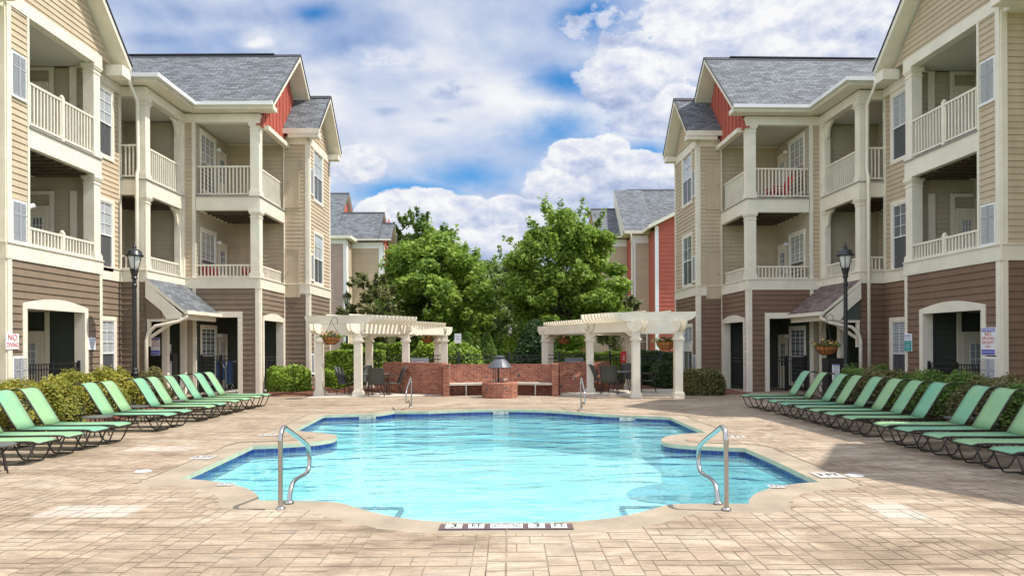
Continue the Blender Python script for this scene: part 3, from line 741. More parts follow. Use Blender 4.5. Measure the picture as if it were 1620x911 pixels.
def make_building(right, label, origin):
    b = thing('apartment_building', label, 'building', origin, 'apartment buildings flanking the pool')
    Z1, Z2, Z3, ZC = 0.0, 3.5, 7.0, 9.6; BELT0, BELT1 = 3.74, 4.10; R2, R3 = 4.6, 8.1; EZ = 10.15
    top = M_tan; low = M_brownR if right else M_brown
    # ---------- planes
    A = Pl('x', -11.56); Wn = Pl('x', -12.3); BF = Pl('y', 22.0); BS = Pl('x', -11.5); CF = Pl('y', 24.6); CS = Pl('x', -8.85)
    DF = Pl('y', 27.3); DS = Pl('x', -7.87); AN = Pl('y', 15.97)
    yA0, yA1 = 15.97, 19.68; oA0, oA1 = 16.72, 19.36
    # ---------- siding
    def wall(name, mtl, calls):
        for c in calls:
            mb = MB(); siding(mb, *c[:6], **(c[6] if len(c) > 6 else {})); mb.build(name, mtl, b, recalc=False)
    wall('upper_siding', top, [
        (A, yA0, oA0, BELT1, ZC+.25, .15),
        (Wn, yA1, 22.0, BELT1, ZC+.3, .15, dict(holes=[(20.35, 21.5, 4.1, 6.1), (20.35, 21.5, 7.5, 9.5)])),
        (CF, -11.6, -11.1, BELT1, ZC+.05, .15), (DF, -11.1, -7.87, Z2-.1, ZC+.1, .15),
        (DS, 27.3, 30.4, BELT1, ZC+.1, .15, dict(holes=[(27.95,29.2,4.25,6.25),(27.95,29.2,7.6,9.55)])),
        (AN, -18, -11.56, BELT1, ZC+.1, .15)])
    wall('lower_siding', low, [
        (A, yA0, yA1, 0, BELT0, .175, dict(holes=[(16.6, 18.85, 0, 2.62)])),
        (Wn, yA1, 22.0, 0, BELT0, .175, dict(holes=[(20.45, 21.6, .5, 2.5)])),
        (BF, -12.3, -11.5, 0, BELT0, .175),
        (CF, -11.6, -8.85, 0, BELT0, .175, dict(holes=[(-11.5, -9.62, 0, 2.72)])),
        (CS, 24.6, 27.3, 0, BELT0, .175, dict(holes=[(24.95, 27.05, 0, 2.62)])),
        (DF, -11.1, -7.87, 0, BELT0, .175), (DS, 27.3, 30.4, 0, BELT0, .175, dict(holes=[(27.95,29.2,.55,2.55)])),
        (AN, -18, -11.56, 0, BELT0, .175)])
    # gable fields
    mb = MB(); siding(mb, A, 15.45, 20.2, ZC+.25, 12.2, .15, tri=(17.8, 12.32)); mb.build('gable_siding', top, b, recalc=False)
    mb = MB(); siding(mb, DS, 27.0, 30.4, ZC+.1, 11.7, .15, tri=(28.7, 11.75)); mb.build('gable_siding', top, b, recalc=False)
    # red board and batten gable
    mb = MB(); xg = -8.78
    mb.prism([(xg, 24.5, 9.5), (xg, 27.3, 12.85), (xg, 30.1, 9.5)], (-.15, 0, 0))
    for k in range(14):
        y = 24.7 + k*.38; zt = 9.6 + (12.7-9.6)*(1-abs(y-27.3)/2.8)
        if zt > 9.6: mb.box(xg, xg+.03, y-.022, y+.022, 9.5, zt)
    mb.build('red_gable', M_red, b)
    # solid cores behind the siding so nothing shows through
    for q in ((-18, -13.62, 12, 24.6, 0, 10.2), (-18, -11.12, 24.62, 31, 0, 10.0), (-11.1, -7.89, 27.32, 30.4, 0, 9.9), (-13.60, -12.32, 19.9, 21.98, 0, 9.9), (-13.60, -11.58, 15.99, 16.70, 0, 9.85)):
        mb = MB(); mb.box(*q); mb.build('inner_wall', M_inner, b)
    # recess linings (siding on inner walls)
    wall('recess_siding', M_inner, [
        (Pl('x', -13.60), 16.7, 19.7, .0, ZC, .15), (Pl('y', 19.72), -13.60, -11.86, 0, ZC, .15),
        (Pl('y', 24.58), -13.60, -11.5, Z2, ZC, .15), (Pl('x', -13.59), 22.0, 24.6, Z2, ZC, .15),
        (Pl('x', -11.10), 24.62, 27.3, 3.3, ZC, .15)])
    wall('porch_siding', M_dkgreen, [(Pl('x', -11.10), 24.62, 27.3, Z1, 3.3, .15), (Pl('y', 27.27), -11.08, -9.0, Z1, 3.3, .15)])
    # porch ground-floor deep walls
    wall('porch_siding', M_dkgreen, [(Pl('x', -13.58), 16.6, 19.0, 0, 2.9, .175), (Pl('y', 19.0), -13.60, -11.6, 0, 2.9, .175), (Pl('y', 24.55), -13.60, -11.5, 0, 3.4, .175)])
    # ---------- trim
    def t(pl, a0, a1, z0, z1, o0=0, o1=.03):
        mb = MB(); pl.box(mb, a0, a1, z0, z1, o0, o1); mb.build('trim_board', M_trimL, b)
    # belts
    for pl, a0, a1 in ((A, yA0-.03, yA1+.03), (Wn, yA1, 21.97), (BF, -12.3, -11.47), (BS, 21.97, 24.57), (CF, -11.47, -8.82), (CS, 24.57, 27.27), (DF, -8.82, -7.84), (DS, 27.27, 30.43), (AN, -18, -11.53)):
        mb = MB(); pl.box(mb, a0, a1, BELT0, BELT1, .0, .045); pl.box(mb, a0, a1, BELT1, BELT1+.03, .0, .075); mb.build('belt_board', M_trimL, b)
    # friezes
    for pl, a0, a1 in ((A, yA0-.03, yA1+.02), (BF, -12.3, -11.47), (BS, 21.97, 24.57), (CF, -11.47, -8.82), (CS, 24.57, 27.27), (DF, -8.82, -7.84), (DS, 27.27, 30.43)):
        t(pl, a0, a1, ZC, ZC+.30, -.2, .04)
    t(Wn, yA1, 21.97, ZC+.05, ZC+.32, 0, .04); t(AN, -18, -11.53, ZC+.1, ZC+.32, -.05, .04)
    # corner boards
    for pl, a, w in ((A, yA0, .14), (A, yA1-.12, .12), (Wn, 21.86, .14), (CF, -11.6, .14), (CF, -11.22, .12), (CF, -9.0, .15), (CS, 24.6, .14), (CS, 27.2, .1), (DF, -8.01, .14), (DS, 27.3, .14), (DS, 30.28, .14), (AN, -11.7, .14), (BS, 24.48, .12)):
        if pl in (CF, CS) and a in (-9.0, 24.6): t(pl, a, a+w, 0, BELT0, 0, .035)
        elif pl is BS: t(pl, a, a+w, BELT1, ZC, -.2, .033)
        elif pl is A and a > 19: t(pl, a, a+w, 0, BELT0, 0, .03)
        elif pl is Wn: t(pl, a, a+w, BELT1, ZC, -.02, .03)
        elif pl is CF and a < -11.5: pass
        elif pl is CF: t(pl, a, a+w, 0, ZC, -.1, .03)
        else: t(pl, a, a+w, 0, ZC, 0, .0325)
    # opening trims
    t(A, 16.45, 16.6, 0, 2.62, -.25, .04); t(A, 18.85, 19.0, 0, 2.62, -.25, .04)
    t(A, 16.65, oA0, BELT1, ZC, -.02, .035)
    t(CF, -9.62, -9.46, 0, 2.72, -.15, .04); t(CF, -11.4, -9.46, 2.72, 2.92, -.15, .045)
    t(CS, 24.82, 24.95, 0, 2.62, -.25, .04); t(CS, 27.05, 27.2, 0, 2.62, -.25, .04)
    t(DF, -11.1, -8.85, ZC-.05, ZC, 0, .05)
    # arches: low segmental heads
    for pl, a0, a1 in ((A, 16.45, 19.0), (CS, 24.82, 27.2)):
        n = 10; poly = [pl.P(a1, 2.62, -.05), pl.P(a0, 2.62, -.05)]
        for k in range(n+1):
            u = k/n; poly.append(pl.P(a0 + (a1-a0)*u, 2.74 + .16*math.sin(math.pi*u), -.05))
        mb = MB(); mb.prism(poly, pl.P(0, 0, .09) - pl.P(0, 0, 0)); mb.build('arched_head', M_trimL, b)
    # ---------- balcony decks (band + joists)
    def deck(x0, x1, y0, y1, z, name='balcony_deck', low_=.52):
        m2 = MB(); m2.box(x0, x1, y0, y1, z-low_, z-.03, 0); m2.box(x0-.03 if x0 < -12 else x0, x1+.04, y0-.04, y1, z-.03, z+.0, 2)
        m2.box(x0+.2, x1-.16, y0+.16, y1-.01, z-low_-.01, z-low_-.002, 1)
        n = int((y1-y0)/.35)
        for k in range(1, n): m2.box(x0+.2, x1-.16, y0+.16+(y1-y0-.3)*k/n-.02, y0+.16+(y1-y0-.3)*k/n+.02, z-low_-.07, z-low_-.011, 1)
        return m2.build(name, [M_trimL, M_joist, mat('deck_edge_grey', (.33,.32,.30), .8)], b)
    for z in (Z3, Z2+.02):
        lw = .50 if z > 5 else .3
        k = 0 if z > 5 else .12
        deck(-13.57, -11.53-k, 16.72, 19.66, z, low_=lw); deck(-13.57, -11.47-k, 21.97+k, 24.5, z, low_=lw); deck(-11.08, -8.82-k, 24.57+k, 27.28, z, low_=lw)
    # ceilings at the top floor
    for q in ((-13.57, -11.7, 16.72, 19.66, ZC+.02, ZC+.1), (-13.57, -11.72, 22.2, 24.5, ZC+.02, ZC+.1), (-11.08, -9.05, 24.8, 27.28, ZC+.02, ZC+.1), (-13.58, -11.6, 16.6, 18.98, 2.66, 2.74), (-13.57, -11.55, 22.1, 24.5, 3.1, 3.16)):
        mb = MB(); mb.box(*q); mb.build('ceiling', M_ceil, b)
    # ---------- columns
    for z0, z1 in ((BELT1, Z3-.5), (Z3, ZC)):
        column(-11.72, 19.52, z0, z1, b); column(-11.66, 22.16, z0, z1, b, .28); column(-9.01, 24.76, z0, z1, b, .32)
        column(-11.64, 24.44, z0, z1, b, .20)
        bracket(-11.64, 24.34, z1-.02, b, 0, -1, .45); bracket(-11.66, 22.3, z1-.02, b, 0, 1, .45)
    # ---------- railings
    for (z0, z1, mid) in ((Z3+.08, R3, True), (BELT1+.05, R2, True)):
        railing(A, oA0, oA1, z0, z1, b, post_mid=mid); railing(BF, -12.28, -11.8, z0, z1, b)
        railing(BS, 22.3, 24.34, z0, z1, b, off=-.15); railing(CF, -11.1, -9.17, z0, z1, b, off=-.12); railing(CS, 24.92, 27.28, z0, z1, b, off=-.12)
    # ---------- windows and doors
    window(Wn, 20.35, 21.5, 7.5, 9.5, b, 3, 3); window(Wn, 20.35, 21.5, 4.1, 6.1, b, 3, 3); window(Wn, 20.45, 21.6, .5, 2.5, b, 3, 3)
    for z in (.55, 4.25, 7.6):
        window(DS, 27.95, 29.2, z, z+1.98, b, 2, 2)
    for (z0, z1) in ((.65, 1.35), (4.35, 5.3), (7.75, 8.7)): vent(DS, 27.5, 27.78, z0, z1, b)
    for (z0, z1) in ((.55, 1.45), (4.2, 5.1), (7.6, 8.55)): vent(A, 16.16, 16.58, z0, z1, b)
    I = Pl('x', -11.08)
    for z in (Z1+.35, Z2+.35, Z3+.35):
        window(I, 24.95, 26.1, z, z+2.0, b, 3, 3, off=.01); door(I, 26.45, 27.1, z-.33, z+1.75, b)
    K = Pl('y', 19.69); K1 = Pl('y', 18.97)
    for z in (Z2, Z3):
        door(K, -13.56, -13.10, z+.03, z+2.1, b, lite=True, off=.03)
        for xa_, xb_ in ((-13.00, -12.87), (-12.42, -12.22)):
            m2 = MB(); K.box(m2, xa_, xb_, z+.05, z+2.6, .028, .05); m2.build('corner_board', M_trimL, b)
        m2 = MB(); K.box(m2, -13.56, -13.0, z+2.5, z+2.6, .028, .05); m2.build('trim_board', M_trimL, b)
    door(K1, -13.5, -12.76, .06, 2.05, b, lite=True, off=.03)
    m2 = MB(); K1.box(m2, -12.66, -12.54, .05, 2.65, .028, .06); m2.build('corner_board', M_trimL, b)
    for z in (Z2, Z3): door(DF, -8.75, -8.3, z+.1, z+1.95, b, lite=False, mtl=M_tan, off=.03)
    # wall lamps beside doors
    for z in (Z1+2.05, Z2+2.05, Z3+2.05):
        mb = MB(); mb.lathe((-10.98, 26.28, z), [(.03,-.02),(.09,0),(.1,.08),(.05,.13)], 10); mb.build('wall_lamp', M_white, b)
    # dark entrance of the breezeway, ground floor porches
    for q in ((-13.60, -11.55, 22.05, 24.5, -.02, .06), (-13.57, -11.5, 16.5, 19.0, 0.0, .05), (-11.1, -8.9, 24.6, 27.3, 0, .05)):
        mb = MB(); mb.box(*q); mb.build('porch_floor', M_conc, b)
    iron_fence(A, 16.62, 18.83, .12, 1.28, b); iron_fence(CS, 25.0, 27.0, .1, 1.3, b, -.3); iron_fence(CF, -11.0, -9.65, .1, 1.35, b, -.2)
    # ---------- canopy over the breezeway entrance
    mb = MB(); y0, y1 = 22.0, 24.52; xa, xb, za, zb = -11.47, -10.25, 3.86, 2.84
    pr = [(xa, za), (xb, zb), (xb, zb-.10), (xa, za-.16)]
    mb.prism([(x, y0-.12, z) for x, z in pr], (0, y1-y0+.12, 0), 1, [0,1,1,1])
    mb.prism([(xa, y0-.13, za-.17), (xb-.1, y0-.13, zb-.10), (xb-.1, y0-.13, zb-.26), (xb-.55, y0-.13, zb-.28), (xb-.72, y0-.13, zb-.02), (xa, y0-.13, za-.62)], (0, .06, 0), 1)
    mb.box(xb-.20, xb-.12, y0-.06, y1, zb-.28, zb-.105, 1); mb.box(xa, xb-.201, y0-.05, y0+.03, zb-.35, zb-.27, 1)
    can = mb.build('entrance_canopy', [M_shingB if right else M_shing, M_trimL], b)
    mb = MB(); mb.prism([(xa, y0-.08, za-.5), (xb-.75, y0-.08, zb-.05), (xb-.75, y0-.08, zb-.26), (xa, y0-.08, zb-.26)], (0, .05, 0)); mb.build('canopy_gable', mat('dark_green_board', (.06,.075,.06), .7) if right else M_brown, can)
    mb = MB(); mb.beam((xa+.02, y0+.02, 1.95), (xb-.35, y0+.02, zb-.32), .07, .09); mb.box(xa, xa+.09, y0-.03, y0+.07, 1.7, zb-.3); mb.build('knee_brace', M_trimL, can)
    gm = MB(); gm.beam((xb+.05, y0-.12, zb-.06), (xb+.05, y1, zb-.06), .11, .11); gm.build('gutter', M_trimL, can)
    pipe([(xb+.04, y0-.02, zb-.1), (xb+.02, y0-.04, zb-.22), (xb-.2, y0-.12, zb-.36), (xb-.9, y0-.14, zb-.5), (xa+.1, y0-.15, zb-.72), (xa+.04, y0-.15, zb-.95), (xa+.04, y0-.15, .1)], can)
    # front posts of the entrance
    mb = MB(); mb.box(-11.52, -11.34, 23.0, 23.16, 0, 2.6); mb.box(-11.54, -11.36, 24.3, 24.45, 0, 2.6); mb.box(-11.53, -11.35, 22.02, 24.5, 2.6, 2.85); mb.build('entrance_frame', M_trimL, b)
    # ---------- roofs
    gable_roof_x('roof', -17.5, -11.1, 15.2, 20.45, 9.95, 12.55, b)
    gable_roof_x('roof', -16.5, -8.19, 24.15, 30.45, EZ, 13.1, b)
    gable_roof_x('roof', -12.5, -7.37, 26.95, 30.48, EZ-.02, 11.98, b)
    mb = MB()   # main roof along Y with the bump hip
    mb.prism([(-12.05, 11.0, EZ), (-15.2, 11.0, 13.05), (-18.3, 11.0, EZ), (-18.3, 11.0, EZ-.2), (-12.05, 11.0, EZ-.2)], (0, 14.5, 0), 1, [0,0,1,1,1])
    hp = .72; t_ = 2.6
    a = (-10.95, 21.6, EZ); e = (-10.95, 24.5, EZ); c = (-10.95-t_, 21.6+t_, EZ+hp*t_); d = (-10.95-t_, 26.5, EZ+hp*t_); f = (-10.95, 26.5, EZ)
    g_ = (-10.95-2*t_, 21.6, EZ); 
    mb.face([a, f, d, c], 0); mb.face([a, c, g_], 0)
    mb.face([(-10.95,21.6,EZ-.18),(-10.95,26,EZ-.18),(-14,26,EZ-.18),(-14,21.6,EZ-.18)], 1)
    mb.build('roof', [M_shing, M_trimL], b, recalc=False)
    # eaves: boxed soffit and gutters
    for q in ((-12.3, -12.0, 20.1, 21.6, EZ-.21, EZ-.02), (-12.3, -10.97, 21.62, 22.0, EZ-.21, EZ-.03), (-11.5, -10.97, 22.0, 24.2, EZ-.211, EZ-.031), (-11.2, -8.21, 24.17, 24.62, EZ-.22, EZ-.06), (-8.84, -8.62, 24.92, 27.3, 9.44, 9.60), (-8.6, -7.4, 26.98, 27.32, EZ-.36, EZ-.16), (-11.6, -11.12, 20.0, 20.42, 9.5, 9.80), (-11.6, -11.12, 15.2, 15.7, 9.5, 9.80), (-7.9, -7.40, 30.1, 30.46, EZ-.4, EZ-.18), (-18, -11.6, 15.3, 15.97, 9.5, 9.75)):
        mb = MB(); mb.box(*q); mb.build('soffit', M_trimL, b)
    gutter_path([(-11.99, 20.3), (-11.99, 21.56), (-10.9, 21.56), (-10.9, 24.1), (-8.25, 24.1)], b, EZ+.02)
    pipe([(-11.75, 21.5, EZ-.1), (-11.75, 21.55, EZ-.3), (-11.68, 21.85, EZ-.75), (-11.68, 21.88, 7.3), (-11.68, 21.80, 7.1), (-11.68, 21.80, .1)], b)
    mb = MB(); mb.box(-17.5, -9.2, 27.22, 27.38, 13.10, 13.145); mb.build('ridge_vent', mat('ridge_dark', (.04,.04,.045), .8), b)
    # body continuing towards the viewer beyond the frame
    mb = MB(); mb.box(-19, -12.6, 9.6, 15.9, 0, 9.9); 
    mb.build('near_wing_wall', top, b)
    return b
XF[:] = [ID, False]
make_building(False, 'three-storey tan and brown apartment building with sunlit balconies on the left of the pool', (-12, 22, 0))
rot = Matrix.Rotation(R(2.0), 4, 'Z'); pv = Vector((11.35, 18.0, 0))
def xr(p):
    q = Vector((-p[0] - .15, p[1] + .25, p[2] - .12)); return (rot @ (q - pv)) + pv
XF[:] = [xr, True]
bR = make_building(True, 'three-storey tan and brown apartment building with shaded balconies on the right of the pool', (12, 22, 0))
# the near gable wing of the right building, outside the frame, shades the deck
mb = MB(); mb.box(-19, -12.3, 6.2, 10.2, 0, 9.8); mb.build('near_wing_wall', M_tan, bR)
gable_roof_x('roof', -19, -11.75, 5.6, 10.75, 10.15, 12.45, bR)
XF[:] = [ID, False]

# ---------- background buildings
def bg_building(left):
    s = -1 if left else 1
    name = ('pale tan apartment building with red gable beyond the trees on the left' if left else 'far apartment building with bright red siding beyond the trees on the right')
    b = thing('apartment_building', name, 'building', (s*14, 58, 0), 'far apartment buildings across the road')
    if left:
        xa, xb, xc = at(517,54), at(549,54), at(607,56); EZ = 10.2
        pf = Pl('y', 54.0); pm = Pl('x', xb); pt = Pl('y', 56.0); pg = Pl('x', xc)
        mb = MB(); siding(mb, pf, -40, xb, 0, 9.8, .2); mb.build('rosy_siding', M_pink, b, recalc=False)
        mb = MB(); siding(mb, pm, 54, 56, 0, 9.8, .2); siding(mb, pt, xb, xc, 0, 9.6, .2); mb.build('tan_siding', M_tan, b, recalc=False)
        mb = MB(); siding(mb, pg, 56, 62, 3.8, 10.0, .2); mb.prism([(xc-.02, 56, 10.0), (xc-.02, 59, 12.4), (xc-.02, 62, 10)], (-.1,0,0)); mb.build('red_siding', M_red, b, recalc=False)
        mb = MB(); mb.box(-40, xb-.03, 54.05, 75, 0, 9.8); mb.box(xb-1, xc-.03, 56.05, 62, 0, 9.8); mb.build('inner_wall', M_inner, b)
        mb = MB(); pf.box(mb, xb-.25, xb, 0, 9.8, .021, .07); pm.box(mb, 54, 54.25, 0, 9.8, .021, .07); pt.box(mb, xb, xc, 9.5, 10.0, 0, .07); pf.box(mb, -40, xb, 9.6, 10.0, .021, .08)
        pt.box(mb, xc-.35, xc, 0, 9.5, .021, .06); pg.box(mb, 56, 56.3, 0, 9.8, .02, .06); pt.box(mb, xb, xc, 3.6, 4.0, .02, .06); pf.box(mb, -40, xb-.45, 3.6, 4.0, .02, .06); mb.build('trim', M_white, b)
        def rf(x0, x1, y0, y1, ze, zr): gable_roof_x('roof', x0, x1, y0, y1, ze, zr, b, .14)
        r1, r2, r3 = at(553,60.4), at(609,58.2), xc+.75; p_ = .94; y0 = 55.4
        for xa_, xb_, t_ in ((-40, r1, 5.05), (r1+.002, r2, 2.8), (r2+.002, r3, 1.62)):
            rf(xa_, xb_, y0, y0+2*t_, EZ, EZ+p_*t_)
        for xx, t_ in ((r1-.3, 4.8), (r2-.3, 2.55), (r3-.75, 1.4)):
            mb = MB(); mb.prism([(xx, y0+.25, EZ-.1), (xx, y0+.25+t_, EZ-.1+p_*t_), (xx, y0+.25+2*t_, EZ-.1)], (-.1,0,0)); mb.build('gable', M_red, b)
        e_ = xb+.45; mb = MB(); mb.face([(-40,53.5,EZ),(e_,53.5,EZ),(e_-3.4,56.9,EZ+2.6),(-40,56.9,EZ+2.6)],0); mb.face([(e_,53.5,EZ),(e_,60.3,EZ),(e_-3.4,56.9,EZ+2.6)],0)
        mb.box(-40, e_, 53.48, 56, EZ-.24, EZ-.01, 1); mb.build('roof', [M_shing, M_trimL], b, recalc=False)
        window(Pl('x', xc), 57.6, 58.9, 5.0, 7.2, b, 2, 2, off=.03); window(Pl('x', xc), 57.6, 58.9, 8.2, 9.8, b, 2, 2, off=.03)
        for x in (at(590,56)-.2, at(560,56)): window(pt, x-.55, x+.55, .8, 2.8, b, 2, 2, off=.03)
        pipe([(xb+.05, 53.9, 9.9), (xb+.05, 53.9, .1)], b)
    else:
        x0, x1, x2, x3, x4 = at(940,57), at(992,56), at(1000,56), at(1030,55), at(1038,53.5)
        EZ = 10.5
        pa = Pl('y', 57.0); pb = Pl('y', 55.0); pr_ = Pl('y', 52.5)
        x4 = at(1037, 52.5); x3 = at(1029, 55); x2 = at(999, 55)
        mb = MB(); siding(mb, pa, x0, x2, 0, 10.2, .2); mb.build('grey_tan_siding', M_tan, b, recalc=False); mb = MB(); siding(mb, pb, x2, x3, 3.9, 10.2, .2); mb.build('grey_tan_siding', M_tan, b, recalc=False)
        for z0, z1 in ((4.0,10.6),(0,3.4)):
            mb = MB(); siding(mb, pr_, x4, x4+8, z0, z1, .32); mb.build('red_siding', M_red, b, recalc=False)
        mb = MB(); siding(mb, pb, x2, x3, 0, 3.5, .2); mb.build('brown_siding', M_brown, b, recalc=False)
        mb = MB(); mb.box(x0, x2+4, 57.05, 72, 0, 10.2); mb.box(x2+.02, x4+8, 55.05, 60, 0, 10.2); mb.box(x4+.02, x4+8, 52.55, 55.04, 0, 10.4); mb.build('inner_wall', M_red, b)
        mb = MB(); pb.box(mb, x2, x2+.35, 0, 10.2, .02, .08); pr_.box(mb, x4-.02, x4+.25, 0, 10.6, .02, .09); pr_.box(mb, x4+.25, x4+8, 3.5, 4.0, .0, .09); pb.box(mb, x2, x4, 3.5, 3.9, 0, .07)
        pb.box(mb, x2, x4, 9.7, 10.3, .0, .07); pa.box(mb, x0, x2, 9.7, 10.3, .02, .07); mb.build('trim', M_white, b)
        def rf(xa, xb_, y0, y1, ze, zr): 
            o = gable_roof_x('roof', xa, xb_, y0, y1, ze, zr, b, .14)
        y0 = 56.4; p_ = .94; r1, r2 = at(993,61.6), at(935,59.5)
        for xa_, xb_, t_ in ((40, r1, 5.2), (r1-.002, r2, 2.95)): rf(xa_, xb_, y0, y0+2*t_, EZ, EZ+p_*t_)
        for xx, t_ in ((r1+.3, 4.95), (r2+.3, 2.7)):
            mb = MB(); mb.prism([(xx, y0+.25, EZ-.1), (xx, y0+.25+t_, EZ-.1+p_*t_), (xx, y0+.25+2*t_, EZ-.1)], (.1,0,0)); mb.build('gable', M_red, b)
        # gable over the red bay facing the viewer
        xm = x4 + 5; mb = MB(); yq = 51.9
        pr2 = [(x2-.5, EZ-.1), (xm, EZ+5.2), (xm+7, EZ-.1), (xm+7, EZ-.35), (xm, EZ+4.9), (x2-.5, EZ-.35)]
        mb.prism([(x, 54.6, z) for x, z in [(x2-.6, EZ+.1), (x4+.2, EZ+.1), (x4+.2, EZ-.15), (x2-.6, EZ-.15)]], (0, .4, 0), 1, [1]*4)
        mb.prism([(x, yq, z) for x, z in [(x4-.6, EZ+.1), (xm+1, EZ+3.4), (xm+6, EZ+.1), (xm+6, EZ-.15), (xm+1, EZ+3.1), (x4-.6, EZ-.15)]], (0, 12, 0), 1, [0,0,1,1,1,1])
        mb.prism([(x2-.6, 54.4, EZ+.1), (x2-.6, 54.4, EZ-.12), (x2-.6, 60, EZ-.12), (x2-.6, 60, EZ+4.5)], (x4-x2+1, 0, 0), 1, [1,1,1,0])
        mb.build('roof', [M_shing, M_trimL], b)
        mb = MB(); siding(mb, pr_, x4, xm+5, 10.6, 13.6, .2, tri=(xm+1, 13.7)); mb.build('red_siding', M_red, b, recalc=False)
        pipe([(x2-.1, 54.3, 10.3), (x2-.05, 54.7, 9.8), (x2+.1, 54.85, 9.4), (x2+.1, 54.85, .2)], b)
        window(pb, x2+.6, x2+1.2, .9, 2.9, b, 2, 2, off=.02)
        window(pa, x0+.9, x0+1.8, 5, 7, b, 2, 2, off=.02)
    return b
bg_building(True); bg_building(False)
# distant roof between the trees
mbd = thing('apartment_building', 'distant grey-roofed building glimpsed above the left tree', 'building', (-16, 85, 0))
mb = MB(); mb.box(-26, at(640,88), 84, 92, 0, 10.5); mb.build('wall', M_tan, mbd); gable_roof_x('roof', -28, at(645,86), 83.4, 93, 10.5, 14.0, mbd)

# ================================================================== TREES AND SHRUBS
def leaves(mbname, pts, size, mtl, parent=None, jitter=.5, up=.3, aspect=1.7, seed=0, dirs=None, loc=None):
    rg = np.random.default_rng(seed); n = len(pts)
    d = rg.normal(size=(n, 3)); d[:, 2] *= .6; d /= np.linalg.norm(d, axis=1, keepdims=True)
    nr = rg.normal(size=(n, 3)); nr[:, 2] = np.abs(nr[:, 2]) + up
    if dirs is not None: nr = nr * .7 + dirs * 1.0
    w = np.cross(d, nr); w /= np.linalg.norm(w, axis=1, keepdims=True) + 1e-9
    sz = size * (1 + jitter * (rg.random(n) - .5) * 2)
    L = d * sz[:, None] * .5 * aspect; Wd = w * sz[:, None] * .5
    V = np.empty((n, 4, 3)); V[:,0] = pts - L; V[:,1] = pts + Wd; V[:,2] = pts + L; V[:,3] = pts - Wd
    return V.reshape(-1, 3)
def mesh_quads(name, V, mtl, parent, off, core=None, core_mat=None):
    nq = len(V) // 4; me = bpy.data.meshes.new(name)
    V = V - np.array(off)
    nv = len(V); faces_core = []; cv = np.zeros((0,3))
    if core is not None: cv, faces_core = core; cv = cv - np.array(off)
    tot = nv + len(cv); me.vertices.add(tot); me.vertices.foreach_set('co', np.concatenate([V, cv]).ravel())
    nl = nq*4 + sum(len(f) for f in faces_core); me.loops.add(nl)
    li = np.concatenate([np.arange(nq*4), np.array([i + nv for f in faces_core for i in f], dtype=int)]) if faces_core else np.arange(nq*4)
    me.loops.foreach_set('vertex_index', li.astype(np.int32))
    me.polygons.add(nq + len(faces_core)); ls = list(range(0, nq*4, 4)); k = nq*4
    for f in faces_core: ls.append(k); k += len(f)
    me.polygons.foreach_set('loop_start', ls)
    me.materials.append(mtl)
    if core_mat: me.materials.append(core_mat); me.polygons.foreach_set('material_index', [0]*nq + [1]*len(faces_core))
    me.update(calc_edges=True); me.validate()
    o = bpy.data.objects.new(name, me); COL.objects.link(o)
    if parent is not None: o.parent = parent; OFF[o] = OFF[parent]
    else: o.location = off; OFF[o] = Vector(off)
    return o
def tree(x, y, h, cw, zb, label, lm, n=26000, leaf=.15, seed=1, clumps=70, trunk_r=.13, stems=1, squash=1.0, name='leafy_tree', group='trees beyond the pool fence', skew=0):
    rg = np.random.default_rng(seed); b = thing(name, label, 'tree', (x, y, 0), group)
    H = h - zb; c = np.array((x, y, zb + H*.47))
    cl = []
    for i in range(clumps):
        # clump centres fill an egg-shaped crown
        while True:
            p = rg.uniform(-1, 1, 3)
            if np.linalg.norm(p) < 1 and np.linalg.norm(p) > .45: break
        tz = p[2]; wid = (1 - .28*max(tz, 0)**1.3 - .25*max(-tz, 0)**2)
        q = c + np.array((p[0]*cw/2*wid + skew*tz, p[1]*cw/2*wid, tz*H*.5)) * .94
        cl.append((q, rg.uniform(.065, .135)*cw))
    pts = []; dr = []
    per = n // clumps
    for q, r in cl:
        v = rg.normal(size=(per, 3)); v /= np.linalg.norm(v, axis=1, keepdims=True); rad = r * rg.random((per, 1))**.45
        pts.append(q + v*rad*np.array((1.15,1.15,.75))); dr.append(v)
    # twigs with leaves poking out for an uneven outline
    for i in range(60):
        a = rg.uniform(0, 2*math.pi); tz = rg.uniform(-.5, 1); rr = math.sqrt(max(0, 1-tz*tz)); s = c + np.array((math.cos(a)*rr*cw/2*.85+skew*tz, math.sin(a)*rr*cw/2*.85, tz*H*.46))
        dd = np.array((math.cos(a)*rr, math.sin(a)*rr, tz*.7+.5)); dd /= np.linalg.norm(dd); L = rg.uniform(.3, .9) * cw/7; k = 60
        tt = rg.random((k,1)); pts.append(s + dd*tt*L*1.4 + rg.normal(size=(k,3))*.09*cw/7); dr.append(np.tile(dd, (k,1)))
    pts = np.concatenate(pts); dr = np.concatenate(dr)
    V = leaves('crown', pts, leaf, lm, seed=seed, dirs=dr)
    mesh_quads('crown', V, lm, b, (x, y, 0))
    mb = MB(); base = [Vector((x + (k - (stems-1)/2)*.18, y, -.05)) for k in range(stems)]
    for s0 in base:
        top = Vector((x + rg.uniform(-.3,.3), y + rg.uniform(-.3,.3), zb + H*.55)); mid = s0.lerp(top, .5) + Vector((rg.uniform(-.12,.12), 0, 0))
        mb.tube([s0, s0.lerp(mid,.5), mid, top], [trunk_r*1.25, trunk_r, trunk_r*.8, trunk_r*.25], 8)
        for q, r in cl[::max(1, len(cl)//(16//stems))]:
            st = s0.lerp(top, rg.uniform(.3,.75)); e = Vector(q); m_ = st.lerp(e, .5) + Vector((0,0,.25)); mb.tube([st, m_, e], [trunk_r*.45, trunk_r*.3, trunk_r*.1], 5)
    mb.build('trunk', M_bark, b, smooth=True)
    return b
